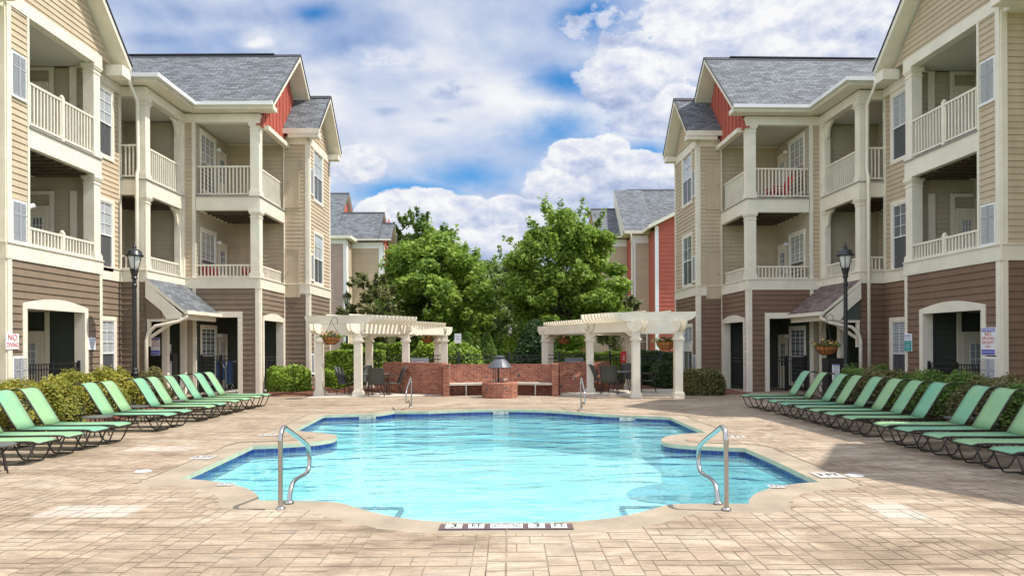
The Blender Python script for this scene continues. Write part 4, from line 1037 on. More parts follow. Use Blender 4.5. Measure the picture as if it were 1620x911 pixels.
tree(at(690,38), 38, 7.9, 6.9, .9, 'broad bright green tree standing left of centre behind the fence', M_leafA, 62000, .125, 11, 105)
tree(at(893,36), 36, 9.1, 6.2, 1.0, 'tall leafy green tree standing right of centre behind the fence', M_leafA, 62000, .12, 5, 105, stems=3)
tree(at(668,60), 60, 13.2, 7.2, 2, 'taller dark tree rising behind the broad left tree', M_leafB, 34000, .22, 8, 110)
tree(at(722,70), 70, 11.8, 7.0, 2, 'dull green tree behind the right shoulder of the broad left tree', M_leafB, 22000, .24, 9, 90)
tree(at(585,34), 34, 5.4, 2.9, 1.5, 'thin crepe myrtle with dull reddish foliage at the left pergola', M_leafT, 5200, .11, 14, 34, .05, 3, name='crepe_myrtle')
tree(at(975,40), 40, 5.0, 3.0, 1.4, 'thin reddish crepe myrtle right of the tall tree', M_leafT, 5000, .12, 15, 34, .05, 3, name='crepe_myrtle')
for i, (px, d, h, w, lab) in enumerate([(752, 95, 12.6, 9, 'far olive tree in the gap left of the centre line'), (795, 105, 15.6, 12, 'far rounded tree in the centre gap'), (838, 92, 14.2, 10, 'far tree just left of the tall right tree'),
                                   (775, 75, 9.0, 6, 'far small dark tree at the middle of the gap'), (615, 80, 12.6, 8, 'far tree beside the distant roof')]):
    tree(at(px, d), d, h, w, 1.5, lab, M_leafF, 14000, .34, 30+i, 60)
# wooded horizon
def woods():
    rg = np.random.default_rng(4); P = []
    for i in range(110):
        x = rg.uniform(-70, 70); y = rg.uniform(115, 150); h = rg.uniform(8, 13); r = rg.uniform(3, 5)
        v = rg.normal(size=(260, 3)); v /= np.linalg.norm(v, axis=1, keepdims=True); P.append(np.array((x, y, h*.55)) + v*np.array((r, r, h*.5)) * rg.random((260,1))**.3)
    P = np.concatenate(P); o = mesh_quads('woods', leaves('w', P, .9, M_leafB, seed=2), M_leafB, None, (0, 130, 0)); kind(o, 'stuff'); tag(o, 'far belt of trees on the horizon', 'woods')
woods()

def blob_core(rx, ry, h, seed, flat=.5, shrink=.9):
    """superellipsoid core and surface samples"""
    V = []; Fc = []; nu, nv = 14, 8
    for j in range(nv+1):
        ph = -0.15 + (math.pi/2+.15)*j/nv
        for i in range(nu):
            t = 2*math.pi*i/nu; cp = max(0, math.cos(ph))**flat; V.append((math.cos(t)*rx*cp*shrink, math.sin(t)*ry*cp*shrink, h*(max(0, math.sin(ph))**.8)*shrink))
    for j in range(nv):
        for i in range(nu): Fc.append((j*nu+i, j*nu+(i+1) % nu, (j+1)*nu+(i+1) % nu, (j+1)*nu+i))
    return np.array(V), Fc
def blob_pts(rx, ry, h, n, rg, flat=.5, noise=.07, lump=6):
    t = rg.uniform(0, 2*math.pi, n); ph = np.arcsin(rg.uniform(0.0, 1, n)**.8)
    cp = np.maximum(0, np.cos(ph))**flat; ph_ = rg.uniform(0, 6, 3)
    k = 1 + noise*(np.sin(lump*t/2+ph_[0]) + np.sin(5*ph+lump*t/3+ph_[1]))*.6 + rg.normal(size=n)*.035
    dep = 1 - rg.random(n)**3*.16
    p = np.stack([np.cos(t)*rx*cp*k*dep, np.sin(t)*ry*cp*k*dep, h*np.maximum(0, np.sin(ph))**.8*k*dep + .02], 1)
    nr = np.stack([np.cos(t)*cp/rx, np.sin(t)*cp/ry, np.sin(ph)/h], 1); nr /= np.linalg.norm(nr, axis=1, keepdims=True)
    return p, nr
def shrub(loc, rx, ry, h, mtl, label, cat='shrub', group=None, n=6000, leaf=.05, seed=0, flat=.5, name='round_shrub', noise=.07):
    rg = np.random.default_rng(seed); p, nr = blob_pts(rx, ry, h, n, rg, flat, noise)
    V = leaves('l', p, leaf, mtl, seed=seed, dirs=nr*1.2)
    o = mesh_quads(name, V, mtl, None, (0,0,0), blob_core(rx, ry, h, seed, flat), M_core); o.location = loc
    return tag(o, label, cat, group)
def cone_shrub(x, y, r, h, mtl, label, n=7000, leaf=.09, seed=0, p_=.75):
    rg = np.random.default_rng(seed); t = rg.uniform(0, 2*math.pi, n); z = rg.random(n)**1.25
    rr = r*((1-z)**p_)*(1 + .06*rg.normal(size=n)) * (.55 + .45*np.minimum(1, z*8+.6)); pts = np.stack([np.cos(t)*rr, np.sin(t)*rr, z*h], 1)
    nr = np.stack([np.cos(t), np.sin(t), np.full(n, .4)], 1); V = leaves('l', pts, leaf, mtl, seed=seed, dirs=nr)
    cv = []; cf = []
    for j in range(8):
        zz = j/8; 
        for i in range(12): a = 2*math.pi*i/12; rr_ = r*.88*(1-zz)**p_; cv.append((math.cos(a)*rr_, math.sin(a)*rr_, zz*h))
    for j in range(7):
        for i in range(12): cf.append((j*12+i, j*12+(i+1)%12, (j+1)*12+(i+1)%12, (j+1)*12+i))
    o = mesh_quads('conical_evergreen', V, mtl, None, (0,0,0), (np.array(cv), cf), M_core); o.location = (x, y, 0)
    return tag(o, label, 'shrub', 'clipped evergreens beyond the fence')
def hedge(x0, x1, y0, y1, h, mtl, label, n=9000, leaf=.07, seed=0):
    rg = np.random.default_rng(seed); cx, cy = (x0+x1)/2, (y0+y1)/2; a, b = (x1-x0)/2, (y1-y0)/2
    f = rg.random(n); pts = np.empty((n,3)); nr = np.zeros((n,3))
    top = f < .4; side = ~top
    pts[top] = np.stack([rg.uniform(-a, a, top.sum()), rg.uniform(-b, b, top.sum()), np.full(top.sum(), h)], 1); nr[top] = (0,0,1)
    k = side.sum(); fr = rg.random(k) < .75
    pts[side] = np.stack([np.where(fr, rg.uniform(-a, a, k), np.sign(rg.normal(size=k))*a), np.where(fr, -b, rg.uniform(-b, b, k)), rg.uniform(.05, h, k)], 1); nr[side] = (0,-1,0)
    pts += rg.normal(size=(n,3))*.03; pts[:,2] += .04*np.sin(pts[:,0]*3.1+seed)+.03*np.sin(pts[:,0]*7.3)
    V = leaves('l', pts, leaf, mtl, seed=seed, dirs=nr*1.2)
    e = .06; cvv = np.array([(sx*(a-e), sy*(b-e), z) for z in (0, h-e) for sx, sy in ((-1,-1),(1,-1),(1,1),(-1,1))]); cf = [(0,1,5,4),(1,2,6,5),(2,3,7,6),(3,0,4,7),(4,5,6,7)]
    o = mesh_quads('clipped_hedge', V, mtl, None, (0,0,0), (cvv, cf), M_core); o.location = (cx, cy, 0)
    return tag(o, label, 'hedge', 'clipped hedges beyond the pool fence')

# rows of shrubs behind the loungers
ordn = ['first','second','third','fourth','fifth','sixth','seventh','eighth','ninth','tenth','eleventh','twelfth','thirteenth']
for i, (y, h, r, m_) in enumerate([(11.0,.74,.7,M_leafM),(12.3,.78,.72,M_leafY),(13.75,.86,.7,M_leafY),(15.1,.90,.78,M_leafY),(16.45,1.02,.78,M_leafY),(17.8,.98,.72,M_leafY),(19.2,.95,.65,M_leafM)]):
    shrub((-9.85 - .25*(i > 2) - .25*(i > 4), y, .0), .85, r, h, m_, f'{"yellow-green" if m_ is M_leafY else "brownish green"} mounded shrub, {ordn[i]} from the near end behind the left loungers', group='shrubs behind the left loungers', n=17000, leaf=.034, seed=50+i, noise=.16)
for i, (y, h, r, m_) in enumerate([(9.8,.95,.8,M_leafM),(11.1,.92,.7,M_leafM),(12.2,.86,.65,M_leafB),(13.3,.95,.7,M_leafM),(14.5,1.0,.8,M_leafB),(15.8,.9,.7,M_leafB),(17.1,.95,.75,M_leafM),(18.4,1.0,.7,M_leafB)]):
    shrub((9.25 + .12*(i % 2), y, 0), .78, r, h, m_, f'{"reddish" if m_ is M_leafM else "dark green"} rounded shrub, {ordn[i]} from the near end behind the right loungers', group='shrubs behind the right loungers', n=15000, leaf=.034, seed=70+i, noise=.13)
shrub((at(458, 25.1), 25.1, 0), .80, .5, .92, M_leafL, 'bright lime-green rounded shrub at the far corner of the left building', n=8000, leaf=.05, seed=90, flat=.35)
x, y = gp(522, 617); shrub((x-.1, y+.9, 0), .45, .5, .72, M_leafL, 'small lime-green shrub between the left pergola posts', n=5000, leaf=.05, seed=91, flat=.35)
x, y = gp(1118, 626); shrub((x, y+.5, 0), .72, .55, .82, M_leafM, 'dull reddish rounded shrub at the far corner of the right building', n=8000, leaf=.05, seed=92, flat=.35)
x, y = gp(1056, 618); shrub((x, y+1.2, 0), .42, .42, 1.0, M_leafC, 'dark green egg-shaped shrub behind the right pergola end post', n=5000, leaf=.05, seed=93, flat=.6)
x, y = gp(1027, 616); shrub((x, y+1.8, 0), .42, .42, .92, M_leafC, 'dark green rounded shrub behind the right patio table', n=4000, leaf=.05, seed=94)
x, y = gp(1092, 622); shrub((x, y+3, 0), .4, .4, .6, M_leafM, 'low dull shrub against the right building side wall', n=3000, leaf=.05, seed=95)
hedge(at(516,28.6), at(602,28.6), 28.6, 29.5, 1.45, M_leafL, 'long lime-topped hedge behind the left pergola', 12000, .07, 1)
hedge(at(540,33), at(640,33), 33, 34, 1.75, M_leafL, 'taller back hedge behind the left pergola', 9000, .08, 2)
hedge(at(1006,29), at(1066,29), 29, 29.9, 1.35, M_leafC, 'dark green hedge behind the right pergola', 9000, .07, 3)
hedge(at(885,30), at(928,30), 30, 31.5, 1.35, M_leafL, 'bright lime hedge behind the grill at the right', 8000, .08, 4)
hedge(at(930,29.5), at(990,29.5), 29.8, 31, 1.32, M_leafL, 'bright lime hedge behind the patio table at the right', 8000, .08, 5)
for i, (px, d, r, hh, lab) in enumerate([(700, 31, 1.6, 1.75, 'wide bright shrub left of the fire pit beyond the fence'), (725, 31.5, 1.2, 1.5, 'lower bright shrub beside the wide one beyond the fence')]):
    shrub((at(px, d), d, 0), r, 1.0, hh, M_leafL, lab, n=9000, leaf=.08, seed=100+i, flat=.5)
cone_shrub(at(771,33), 33, .72, 2.3, M_leafB, 'small conical evergreen just left of the fire pit hood', seed=1)
cone_shrub(at(738,33.5), 33.5, .8, 2.3, M_leafB, 'conical evergreen beside the white notice board', seed=2)
cone_shrub(at(846,33), 33, 1.15, 2.9, M_leafC, 'big dark conical evergreen left of the right pergola', 9000, seed=3, p_=.5)
cone_shrub(at(806,36), 36, .8, 2.1, M_leafL, 'bright rounded evergreen behind the fire pit hood', seed=4, p_=.45)
cone_shrub(at(868,32), 32, .5, 2.6, M_leafC, 'narrow dark evergreen touching the right pergola end', seed=6, p_=.5)
hedge(at(785,35), at(832,35), 34.6, 35.4, 1.4, M_leafL, 'low clipped hedge in the centre beyond the fence', 5000, .08, 7)

# ================================================================== FENCE beyond
def pool_fence():
    b = thing('iron_fence', 'black iron picket fence behind the brick walls', 'fence', (0, 28.2, 0))
    y = 28.2; xs = np.arange(-6.2, 7.0, 2.05)
    for x in xs:
        mb = MB(); mb.box(x-.04, x+.04, y-.04, y+.04, 0, 1.38); mb.lathe((x, y, 1.38), [(.05,0),(.03,.05),(0,.08)], 6); mb.build('post', M_black, b)
    for x in xs[:-1]:
        mb = MB()
        for z in (.15, 1.12, 1.27): mb.box(x+.04, x+2.01, y-.015, y+.015, z, z+.03)
        for k in range(1, 17): mb.box(x+k*.12-.009+.02, x+k*.12+.009+.02, y-.0095, y+.0095, .05, 1.295)
        mb.build('picket_panel', M_black, b)
pool_fence()

# ================================================================== BRICK WALLS, BENCH, FIRE PIT
def wall_seg(mb, a, b_, w, z0, z1):
    a = Vector((*a, 0)); b2 = Vector((*b_, 0)); d = (b2-a).normalized(); n_ = Vector((-d.y, d.x, 0))
    mb.prism([a - n_*w/2 + Vector((0,0,z0)), b2 - n_*w/2 + Vector((0,0,z0)), b2 + n_*w/2 + Vector((0,0,z0)), a + n_*w/2 + Vector((0,0,z0))], (0,0,z1-z0))
def brick_walls():
    xL, xR = at(712, 23.4), at(872, 23.4)
    b = thing('brick_bench', 'curved red brick bench with concrete seat behind the fire pit', 'bench', ((xL+xR)/2, 23.7, 0))
    mb = MB(); n = 10
    pt = lambda u, r: (xL + (xR-xL)*u, 23.55 + r + .28*math.sin(math.pi*u))
    for k in range(n):
        a, c = pt(k/n, 0), pt((k+1)/n, 0); a2, c2 = pt(k/n, .28), pt((k+1)/n, .28)
        mb.prism([(*a, 0), (*c, 0), (*c2, 0), (*a2, 0)], (0, 0, 1.04))
    mb.build('backrest', M_brick, b)
    mb = MB()
    for k in range(n):
        a, c = pt(k/n, -.46), pt((k+1)/n, -.46); a2, c2 = pt(k/n, -.002), pt((k+1)/n, -.002)
        mb.prism([(*a, .36), (*c, .36), (*c2, .36), (*a2, .36)], (0, 0, .07))
    mb.build('seat', M_conc, b)
    for u in (.16, .84):
        a = pt(u, -.40); mb = MB(); mb.box(a[0]-.02, a[0]+.02, a[1], a[1]+.3, 0, .36); mb.build('leg', M_steel, b)
    for xx, e in ((xL, -1), (xR, 1)):
        mb = MB(); mb.box(xx, xx + e*.22, 23.02, 23.84, 0, 1.07); mb.build('end_pier', M_brick, b)
    w = MB(); wall_seg(w, (xL-.23, 23.75), (at(609, 24.9), 25.0), .3, 0, 1.1)
    tag(w.build('brick_wall', M_brick), 'red brick wall running left from the bench under the left pergola', 'wall', 'brick walls either side of the bench')
    w = MB(); wall_seg(w, (xR+.23, 23.75), (at(961, 24.6), 24.7), .3, 0, 1.1)
    tag(w.build('brick_wall', M_brick), 'dark red brick wall running right from the bench under the right pergola', 'wall', 'brick walls either side of the bench')
    w = MB(); w.prism([(xR+.3, 23.3, 0), (5.4, 22.45, 0), (6.0, 25.4, 0), (xR+.3, 25.4, 0)], (0,0,.07)); kind(w.build('patio_slab', M_conc), 'structure')
    w = MB(); w.prism([(xL-.3, 23.45, 0), (-6.6, 22.5, 0), (-6.8, 25.4, 0), (xL-.3, 25.4, 0)], (0,0,.02)); kind(w.build('patio_slab', M_conc), 'structure')
    # fire pit
    cx, cy = at(790.5, 22.57), 22.57
    f = thing('fire_pit', 'round brick fire pit with a grey metal hood in front of the bench', 'fire pit', (cx, cy, 0))
    mb = MB(); mb.lathe((cx, cy, 0), [(.585,0),(.585,.47),(.56,.50),(.33,.50),(.32,.3),(0,.3)], 12, rot=.2); mb.build('brick_ring', M_brick, f)
    mb = MB()
    for k in range(3):
        a = math.pi*2/3*k + .12; mb.tube([(cx+math.cos(a)*.34, cy+math.sin(a)*.34, .49), (cx+math.cos(a)*.34, cy+math.sin(a)*.34, .99)], .009, 6)
    mb.tube([(cx-.05, cy, .35), (cx-.05, cy, 1.1)], .03, 8)
    mb.build('support_rod', M_black, f)
    mb = MB(); mb.lathe((cx, cy, 0), [(.0,.99),(.36,.98),(.385,.955),(.39,.985),(.29,1.12),(.19,1.23),(.13,1.27),(.13,1.29),(.17,1.295),(.17,1.33),(.08,1.35),(0,1.355)], 24); mb.build('hood', mat('grey_hood_metal', (.10,.105,.12), .4, .1, 8), f, smooth=False)
    mb = MB()
    for k, (dx, a) in enumerate(((-.12, .3), (.02, -.5), (.14, .9), (.05, 2.2))):
        mb.tube([(cx+dx-.14*math.cos(a), cy-.14*math.sin(a), .50+.03*k), (cx+dx+.14*math.cos(a), cy+.14*math.sin(a), .54+.02*k)], .035, 7)
    mb.build('log', mat('pale_ceramic_log', (.45,.33,.25), .9, .3, 10), f)
brick_walls()

# ================================================================== PERGOLAS
def pergola(label, inner, outer):
    c = inner[0]; b = thing('pergola', label, 'pergola', (c[0], c[1], 0), 'cream pergolas either side of the fire pit')
    PW = .245
    for k, (x, y) in enumerate(inner + outer):
        mb = MB(); h = PW/2; mb.box(x-h, x+h, y-h, y+h, 0, 2.1)
        for (e, a, z) in ((.055, 0, .05), (.045, .05, .17), (.022, .17, .21), (.02, 1.80, 1.83), (.045, 1.83, 1.88), (.025, 1.88, 1.92)): mb.box(x-h-e, x+h+e, y-h-e, y+h+e, a+.001, z)
        mb.build('post', M_trimL, b)
    def board(p, q, z0, z1, w=.09, ext=.3, curl=True, name='beam'):
        p = Vector((*p, 0)); q = Vector((*q, 0)); d = (q-p).normalized(); n_ = Vector((-d.y, d.x, 0)); a = p - d*ext; e = q + d*ext; L = (e-a).length
        H = z1 - z0; pr = [(0, z1)]
        cu = [(0.0, z1-H*.22), (.02, z1-H*.5), (.07, z1-H*.72), (.16, z1-H*.9), (.26, z0)] if curl else [(0, z0)]
        prof = [(0, z1)] + cu + [(L-s, z) for s, z in cu[::-1]] + [(L, z1)]
        mb = MB(); mb.prism([a + d*s + Vector((0,0,z)) - n_*w/2 for s, z in prof], n_*w); return mb.build(name, M_trimL, b)
    for line in (inner, outer):
        for p, q in zip(line[:-1], line[1:]):
            dv = (Vector(q)-Vector(p)).normalized()*.10; nv = Vector((-dv.y, dv.x)) * .9
            for s in (-1, 1):
                o2 = nv*s; board(Vector(p)+o2, Vector(q)+o2, 2.10, 2.43, .05, .45)
            # arched knee pieces
            P3 = Vector((*p,0)); Q3 = Vector((*q,0)); d = (Q3-P3).normalized(); n_ = Vector((-d.y,d.x,0)); L = (Q3-P3).length
            for s0, sg in ((P3, 1), (Q3, -1)):
                mb = MB(); mb.prism([s0 + d*sg*.12 + Vector((0,0,2.11)) - n_*.03, s0 + d*sg*.55 + Vector((0,0,2.11)) - n_*.03, s0 + d*sg*.30 + Vector((0,0,1.99)) - n_*.03, s0 + d*sg*.12 + Vector((0,0,1.93)) - n_*.03], n_*.06); mb.build('knee_brace', M_trimL, b)
    # tie beams with arch between the pairs of posts
    for p, q in zip(inner, outer):
        board(p, q, 2.10, 2.40, .11, .28)
        P3 = Vector((*p,0)); Q3 = Vector((*q,0)); d = (Q3-P3).normalized(); n_ = Vector((-d.y,d.x,0)); L = (Q3-P3).length
        prof = [(.0, 2.42), (L, 2.42), (L, 2.12)] + [(L - L*k/8, 2.12+.16*math.sin(math.pi*k/8)) for k in range(1, 8)] + [(0, 2.12)]
        mb = MB(); mb.prism([P3 + d*s + Vector((0,0,z)) - n_*.05 + d*0 for s, z in prof], n_*.098); mb.build('arch_board', M_trimL, b)
        board(Vector(p), Vector(q), 2.03, 2.12, .10, 0, False, 'tie_rail')
    # rafters
    segs = list(zip(inner[:-1], inner[1:], outer[:-1], outer[1:])); cnt = 0
    for (a, c2, e, f) in segs:
        n = max(4, round((Vector(c2)-Vector(a)).length/.21))
        for k in range(n + (1 if (a, c2, e, f) == segs[-1] else 0)):
            u = k/n; p = Vector(a).lerp(Vector(c2), u); q = Vector(e).lerp(Vector(f), u); far = (a, c2, e, f) == segs[-1] and k > 0; board(p, q, 2.435, 2.58 if far else 2.72, .045, .30 if far else .55, True, 'rafter')
    for w_ in (.2, .8):
        for (a, c2, e, f) in segs[:-1]:
            p = Vector(a).lerp(Vector(e), w_); q = Vector(c2).lerp(Vector(f), w_); board(p, q, 2.722, 2.76, .05, .06, False, 'purlin')
    return b
pergola('cream pergola over the patio set left of the fire pit', [gp(567,627), (-3.78, 25.2), (-2.62, 27.7)], [gp(506,626), (-5.35, 26.4), (-3.1, 29.6)])
pergola('cream pergola over the patio set right of the fire pit', [gp(1006,629.5), (2.76, 24.1), (1.38, 27.7)], [gp(1073,630), (4.5, 26.4), (1.72, 29.6)])

# ================================================================== LOUNGERS
def make_lounger():
    b = thing('sun_lounger', 'x', 'sun lounger', (0,0,0), 'green sling loungers lined up beside the pool')
    W2 = .215; SH = .335
    rail = [(-.02,0,SH-.03),(.05,0,SH-.005),(.15,0,SH),(1.86,0,SH-.01)]
    mb = MB()
    for s in (-1, 1): mb.tube([(x, s*W2, z) for x,_,z in rail], .014, 6)
    for x, z in ((-.02, SH-.03), (1.27, SH-.015), (1.86, SH-.01)): mb.tube([(x,-W2,z),(x,W2,z)], .013, 6)
    mb.build('frame', M_bronze, b, smooth=True)
    # legs: bent U runners
    for x0 in (.02, 1.12):
        for s in (-1, 1):
            mb = MB(); y = s*(W2-.004)
            mb.tube([(x0, y, SH-.01), (x0+.10, y, .09), (x0+.15, y, .022), (x0+.20, y, .013), (x0+.40, y, .013), (x0+.45, y, .022), (x0+.50, y, .09), (x0+.62, y, SH-.01)], .0125, 6)
            mb.build('leg', M_bronze, b, smooth=True)
    for x0 in (.02, 1.12): mb = MB(); mb.tube([(x0+.3,-W2,.014),(x0+.3,W2,.014)], .011, 6); mb.build('crossbar', M_bronze, b)
    # fabric
    W3 = .211
    def sheet(prof, name, th=.008):
        mb = MB(); n = len(prof)
        for i in range(n-1):
            (xa, za), (xb, zb) = prof[i], prof[i+1]
            for j in range(4):
                ya, yb = -W3 + 2*W3*j/4, -W3 + 2*W3*(j+1)/4; sag = lambda y: -.012*(1-(y/W3)**2)
                mb.face([(xa,ya,za+sag(ya)),(xb,ya,zb+sag(ya)),(xb,yb,zb+sag(yb)),(xa,yb,za+sag(yb))])
        o = mb.build(name, M_sling, b, smooth=True, weld=True); md = o.modifiers.new('thick', 'SOLIDIFY'); md.thickness = th; return o
    sheet([(-.02,SH-.012),(.05,SH+.012),(.15,SH+.017),(.7,SH+.012),(1.25,SH+.015)], 'seat')
    back = [(1.26,SH+.02),(1.34,SH+.14),(1.50,SH+.40),(1.60,SH+.555),(1.655,SH+.61),(1.72,SH+.635),(1.80,SH+.63),(1.86,SH+.605)]
    sheet(back, 'backrest')
    mb = MB()
    for s in (-1,1): mb.tube([(x+.008, s*W2, z-.004) for x, z in back], .013, 6)
    mb.tube([(back[-1][0],-W2,back[-1][1]),(back[-1][0],W2,back[-1][1])], .012, 6)
    mb.build('back_frame', M_bronze, b, smooth=True)
    mb = MB()
    for s in (-1,1): mb.tube([(1.50,s*.19,SH+.36),(1.74,s*.19,SH-.005)], .010, 6)
    mb.tube([(1.74,-.19,SH-.005),(1.74,.19,SH-.005)], .01, 6)
    mb.build('back_brace', M_bronze, b)
    return b
proto = make_lounger()
def side_table(x, y, label, first=[None]):
    if first[0] is None:
        b = thing('side_table', label, 'side table', (0,0,0), 'small side tables between the loungers')
        mb = MB(); mb.lathe((0,0,.37), [(0,0),(.24,0),(.255,.008),(.255,.022),(.24,.03),(0,.03)], 24); mb.build('tabletop', mat('grey_tabletop', (.10,.10,.095), .4, .1, 6), b)
        for k in range(4):
            a = math.pi/4 + k*math.pi/2; mb = MB(); mb.tube([(math.cos(a)*.10, math.sin(a)*.10, .37), (math.cos(a)*.16, math.sin(a)*.16, .2), (math.cos(a)*.20, math.sin(a)*.20, .0)], .012, 6); mb.build('leg', M_bronze, b)
        first[0] = b; b.location = (x, y, 0); OFF[b] = Vector((x,y,0)); return b
    return dup(first[0], (x, y, 0), random.random(), label)
Ly = [9.95, 10.62, 11.33, 12.02, 13.75, 14.45, 15.55, 16.25, 17.05, 17.75, 18.5, 19.25]
first = True
for i, y in enumerate(Ly):
    lab = f'green sling lounger on the left deck, {ordn[i]} from the near end of the row'
    loc = (-6.80 + random.uniform(-.03,.03), y + .22, .008); rz = math.pi + R(random.uniform(-2.2,2.2))
    if first: proto.location = loc; proto.rotation_euler = (0,0,rz); proto['label'] = lab; first = False
    else: dup(proto, loc, rz, lab)
Ry = [18.6, 17.75, 16.75, 16.0, 15.2, 14.45, 13.75, 13.0, 11.95, 11.25, 10.5, 9.8, 9.05]
for i, y in enumerate(Ry[::-1]):
    dup(proto, (6.22 + random.uniform(-.03,.03), y - .22, .008), R(random.uniform(-2.2,2.2)), f'green sling lounger on the right deck, {ordn[i]} from the near end of the row')
side_table(-7.75, 13.05, 'side table after the fourth lounger of the left row'); side_table(-8.2, 15.25, 'side table after the sixth lounger of the left row'); side_table(-8.15, 17.0-.12, 'side table after the eighth lounger of the left row')
side_table(-6.95, 9.35, 'side table at the near end of the left row, cut by the frame edge')
side_table(7.9, 12.2, 'side table in the gap after the fifth lounger of the right row'); side_table(7.95, 15.45, 'side table behind the ninth lounger of the right row'); side_table(7.9, 17.0, 'side table after the eleventh lounger of the right row')

# ================================================================== LAMPS
def lamp(x, y, h, label):
    b = thing('street_lamp', label, 'street lamp', (x, y, 0), 'black post lamps round the pool')
    mb = MB(); mb.lathe((x,y,0), [(.16,0),(.16,.10),(.12,.16),(.10,.5),(.085,.9),(.095,.93),(.095,.98),(.075,1.02),(.085,1.06),(.06,1.12),(.052,h-1.25),(.07,h-1.22),(.07,h-1.17),(.05,h-1.14),(.05,h-1.02),(.085,h-.98),(.065,h-.94),(.10,h-.80),(.115,h-.76),(.10,h-.74)], 14); mb.build('post', M_black, b)
    z = h-.74; mb = MB(); mb.lathe((x,y,z), [(.085,0),(.12,.05),(.17,.28),(.185,.36)], 14)
    mb.build('globe', mat('frosted_glass', (.62,.61,.58), .25, .1, 6, spec=.6), b, smooth=True)
    mb = MB()
    for k in range(6):
        a = k*math.pi/3; mb.tube([(x+math.cos(a)*.10,y+math.sin(a)*.10,z),(x+math.cos(a)*.13,y+math.sin(a)*.13,z+.06),(x+math.cos(a)*.18,y+math.sin(a)*.18,z+.28),(x+math.cos(a)*.198,y+math.sin(a)*.198,z+.37)], .010, 5)
    mb.build('cage', M_black, b)
    mb = MB(); mb.lathe((x,y,z+.35), [(.235,0),(.24,.03),(.20,.06),(.19,.12),(.15,.17),(.09,.20),(.06,.21),(.05,.245),(.065,.26),(.03,.29),(.022,.33),(.03,.35),(.01,.385),(0,.39)], 16); mb.build('cap', M_black, b, smooth=True)
lamp(at(213,19.0), 19.0, 4.55, 'tall black post lamp in front of the left building')
lamp(at(1338,20.0), 20.0, 4.6, 'tall black post lamp in front of the right building')
lamp(at(549,36), 36, 4.6, 'small far black lamp above the left pergola')
lamp(at(807,60), 60, 3.4, 'tiny far lamp with a red sign in the centre gap')

# ================================================================== HAND RAILS
def rail(x, y0, depth, label, h=.86, rr=.025, s=1):
    b = thing('pool_handrail', label, 'handrail', (x, y0, 0), 'steel handrails at the pool steps')
    def arc(c, r, a0, a1, n): return [(c[0]+r*math.cos(R(a0+(a1-a0)*k/n)), c[1]+r*math.sin(R(a0+(a1-a0)*k/n))) for k in range(n+1)]
    pr = [(0, 0), (0, .3), (0, h-.14)] + arc((.12, h-.14), .12, 180, 60, 6) + [(depth-.08, h-.32), (depth-.02, h-.40), (depth, h-.50), (depth-.03, h-.60), (depth-.12, h-.66), (.42, .22), (.33, .14), (.29, .06), (.28, 0)]
    pr = [(a*s, z) for a, z in pr]
    pts = [Vector((x, y0+a, z)) for a, z in pr]
    # smooth
    for _ in range(2):
        q = [pts[0]]
        for a, c in zip(pts[:-1], pts[1:]): q += [a.lerp(c, .25), a.lerp(c, .75)]
        pts = q + [pts[-1]]
    mb = MB(); mb.tube(pts, rr, 12); mb.build('tube', M_steel, b, smooth=True)
    for a in (0, .28*s):
        mb = MB(); mb.lathe((x, y0+a, .005), [(.05,0),(.05,.012),(.038,.026),(.022,.03)], 16); mb.build('flange', M_steel, b, smooth=True)
xa, ya = gp(444, 806); rail(xa, ya, 1.05, 'steel handrail at the near left pool steps')
xa, ya = gp(1149, 807); rail(xa, ya, 1.05, 'steel handrail at the near right pool steps')
xa, ya = gp(651, 644); rail(xa, ya, 1.0, 'steel handrail at the far left pool steps', .84, .02, -1)
xa, ya = gp(919, 646); rail(xa, ya, 1.0, 'steel handrail at the far right pool steps', .84, .02, -1)

# ================================================================== PATIO SETS
def make_chair():
    b = thing('patio_chair', 'x', 'chair', (0,0,0), 'dark sling patio chairs under the pergolas')
    for s in (-1,1):
        mb = MB(); y = s*.27
        mb.tube([(.24,y,0),(.24,y,.42),(.25,y,.60),(.20,y,.645),(-.05,y,.64),(-.20,y,.60)], .014, 6); mb.build('arm', M_bronze, b, smooth=True)
        mb = MB(); mb.tube([(-.24,y,0),(-.20,y,.25),(-.14,y,.40),(-.22,y,.62),(-.33,y,.93)], .014, 6); mb.build('leg', M_bronze, b, smooth=True)
        mb = MB(); mb.tube([(.24,y,.40),(-.14,y,.38)], .013, 6); mb.build('rail', M_bronze, b)
    mb = MB(); W = .25
    pr = [(.25,.405),(.05,.395),(-.12,.385),(-.16,.44),(-.23,.64),(-.33,.90),(-.37,.945),(-.41,.95)]
    for (a, za), (c, zc) in zip(pr[:-1], pr[1:]): mb.face([(a,-W,za),(c,-W,zc),(c,W,zc),(a,W,za)])
    o = mb.build('sling', M_mesh, b, smooth=True, weld=True); o.modifiers.new('t', 'SOLIDIFY').thickness = .01
    return b
pchair = make_chair(); used = [False]
def put_chair(x, y, z, rz, lab):
    if not used[0]: pchair.location = (x,y,z); pchair.rotation_euler = (0,0,rz); pchair['label'] = lab; used[0] = True; return
    dup(pchair, (x,y,z), rz, lab)
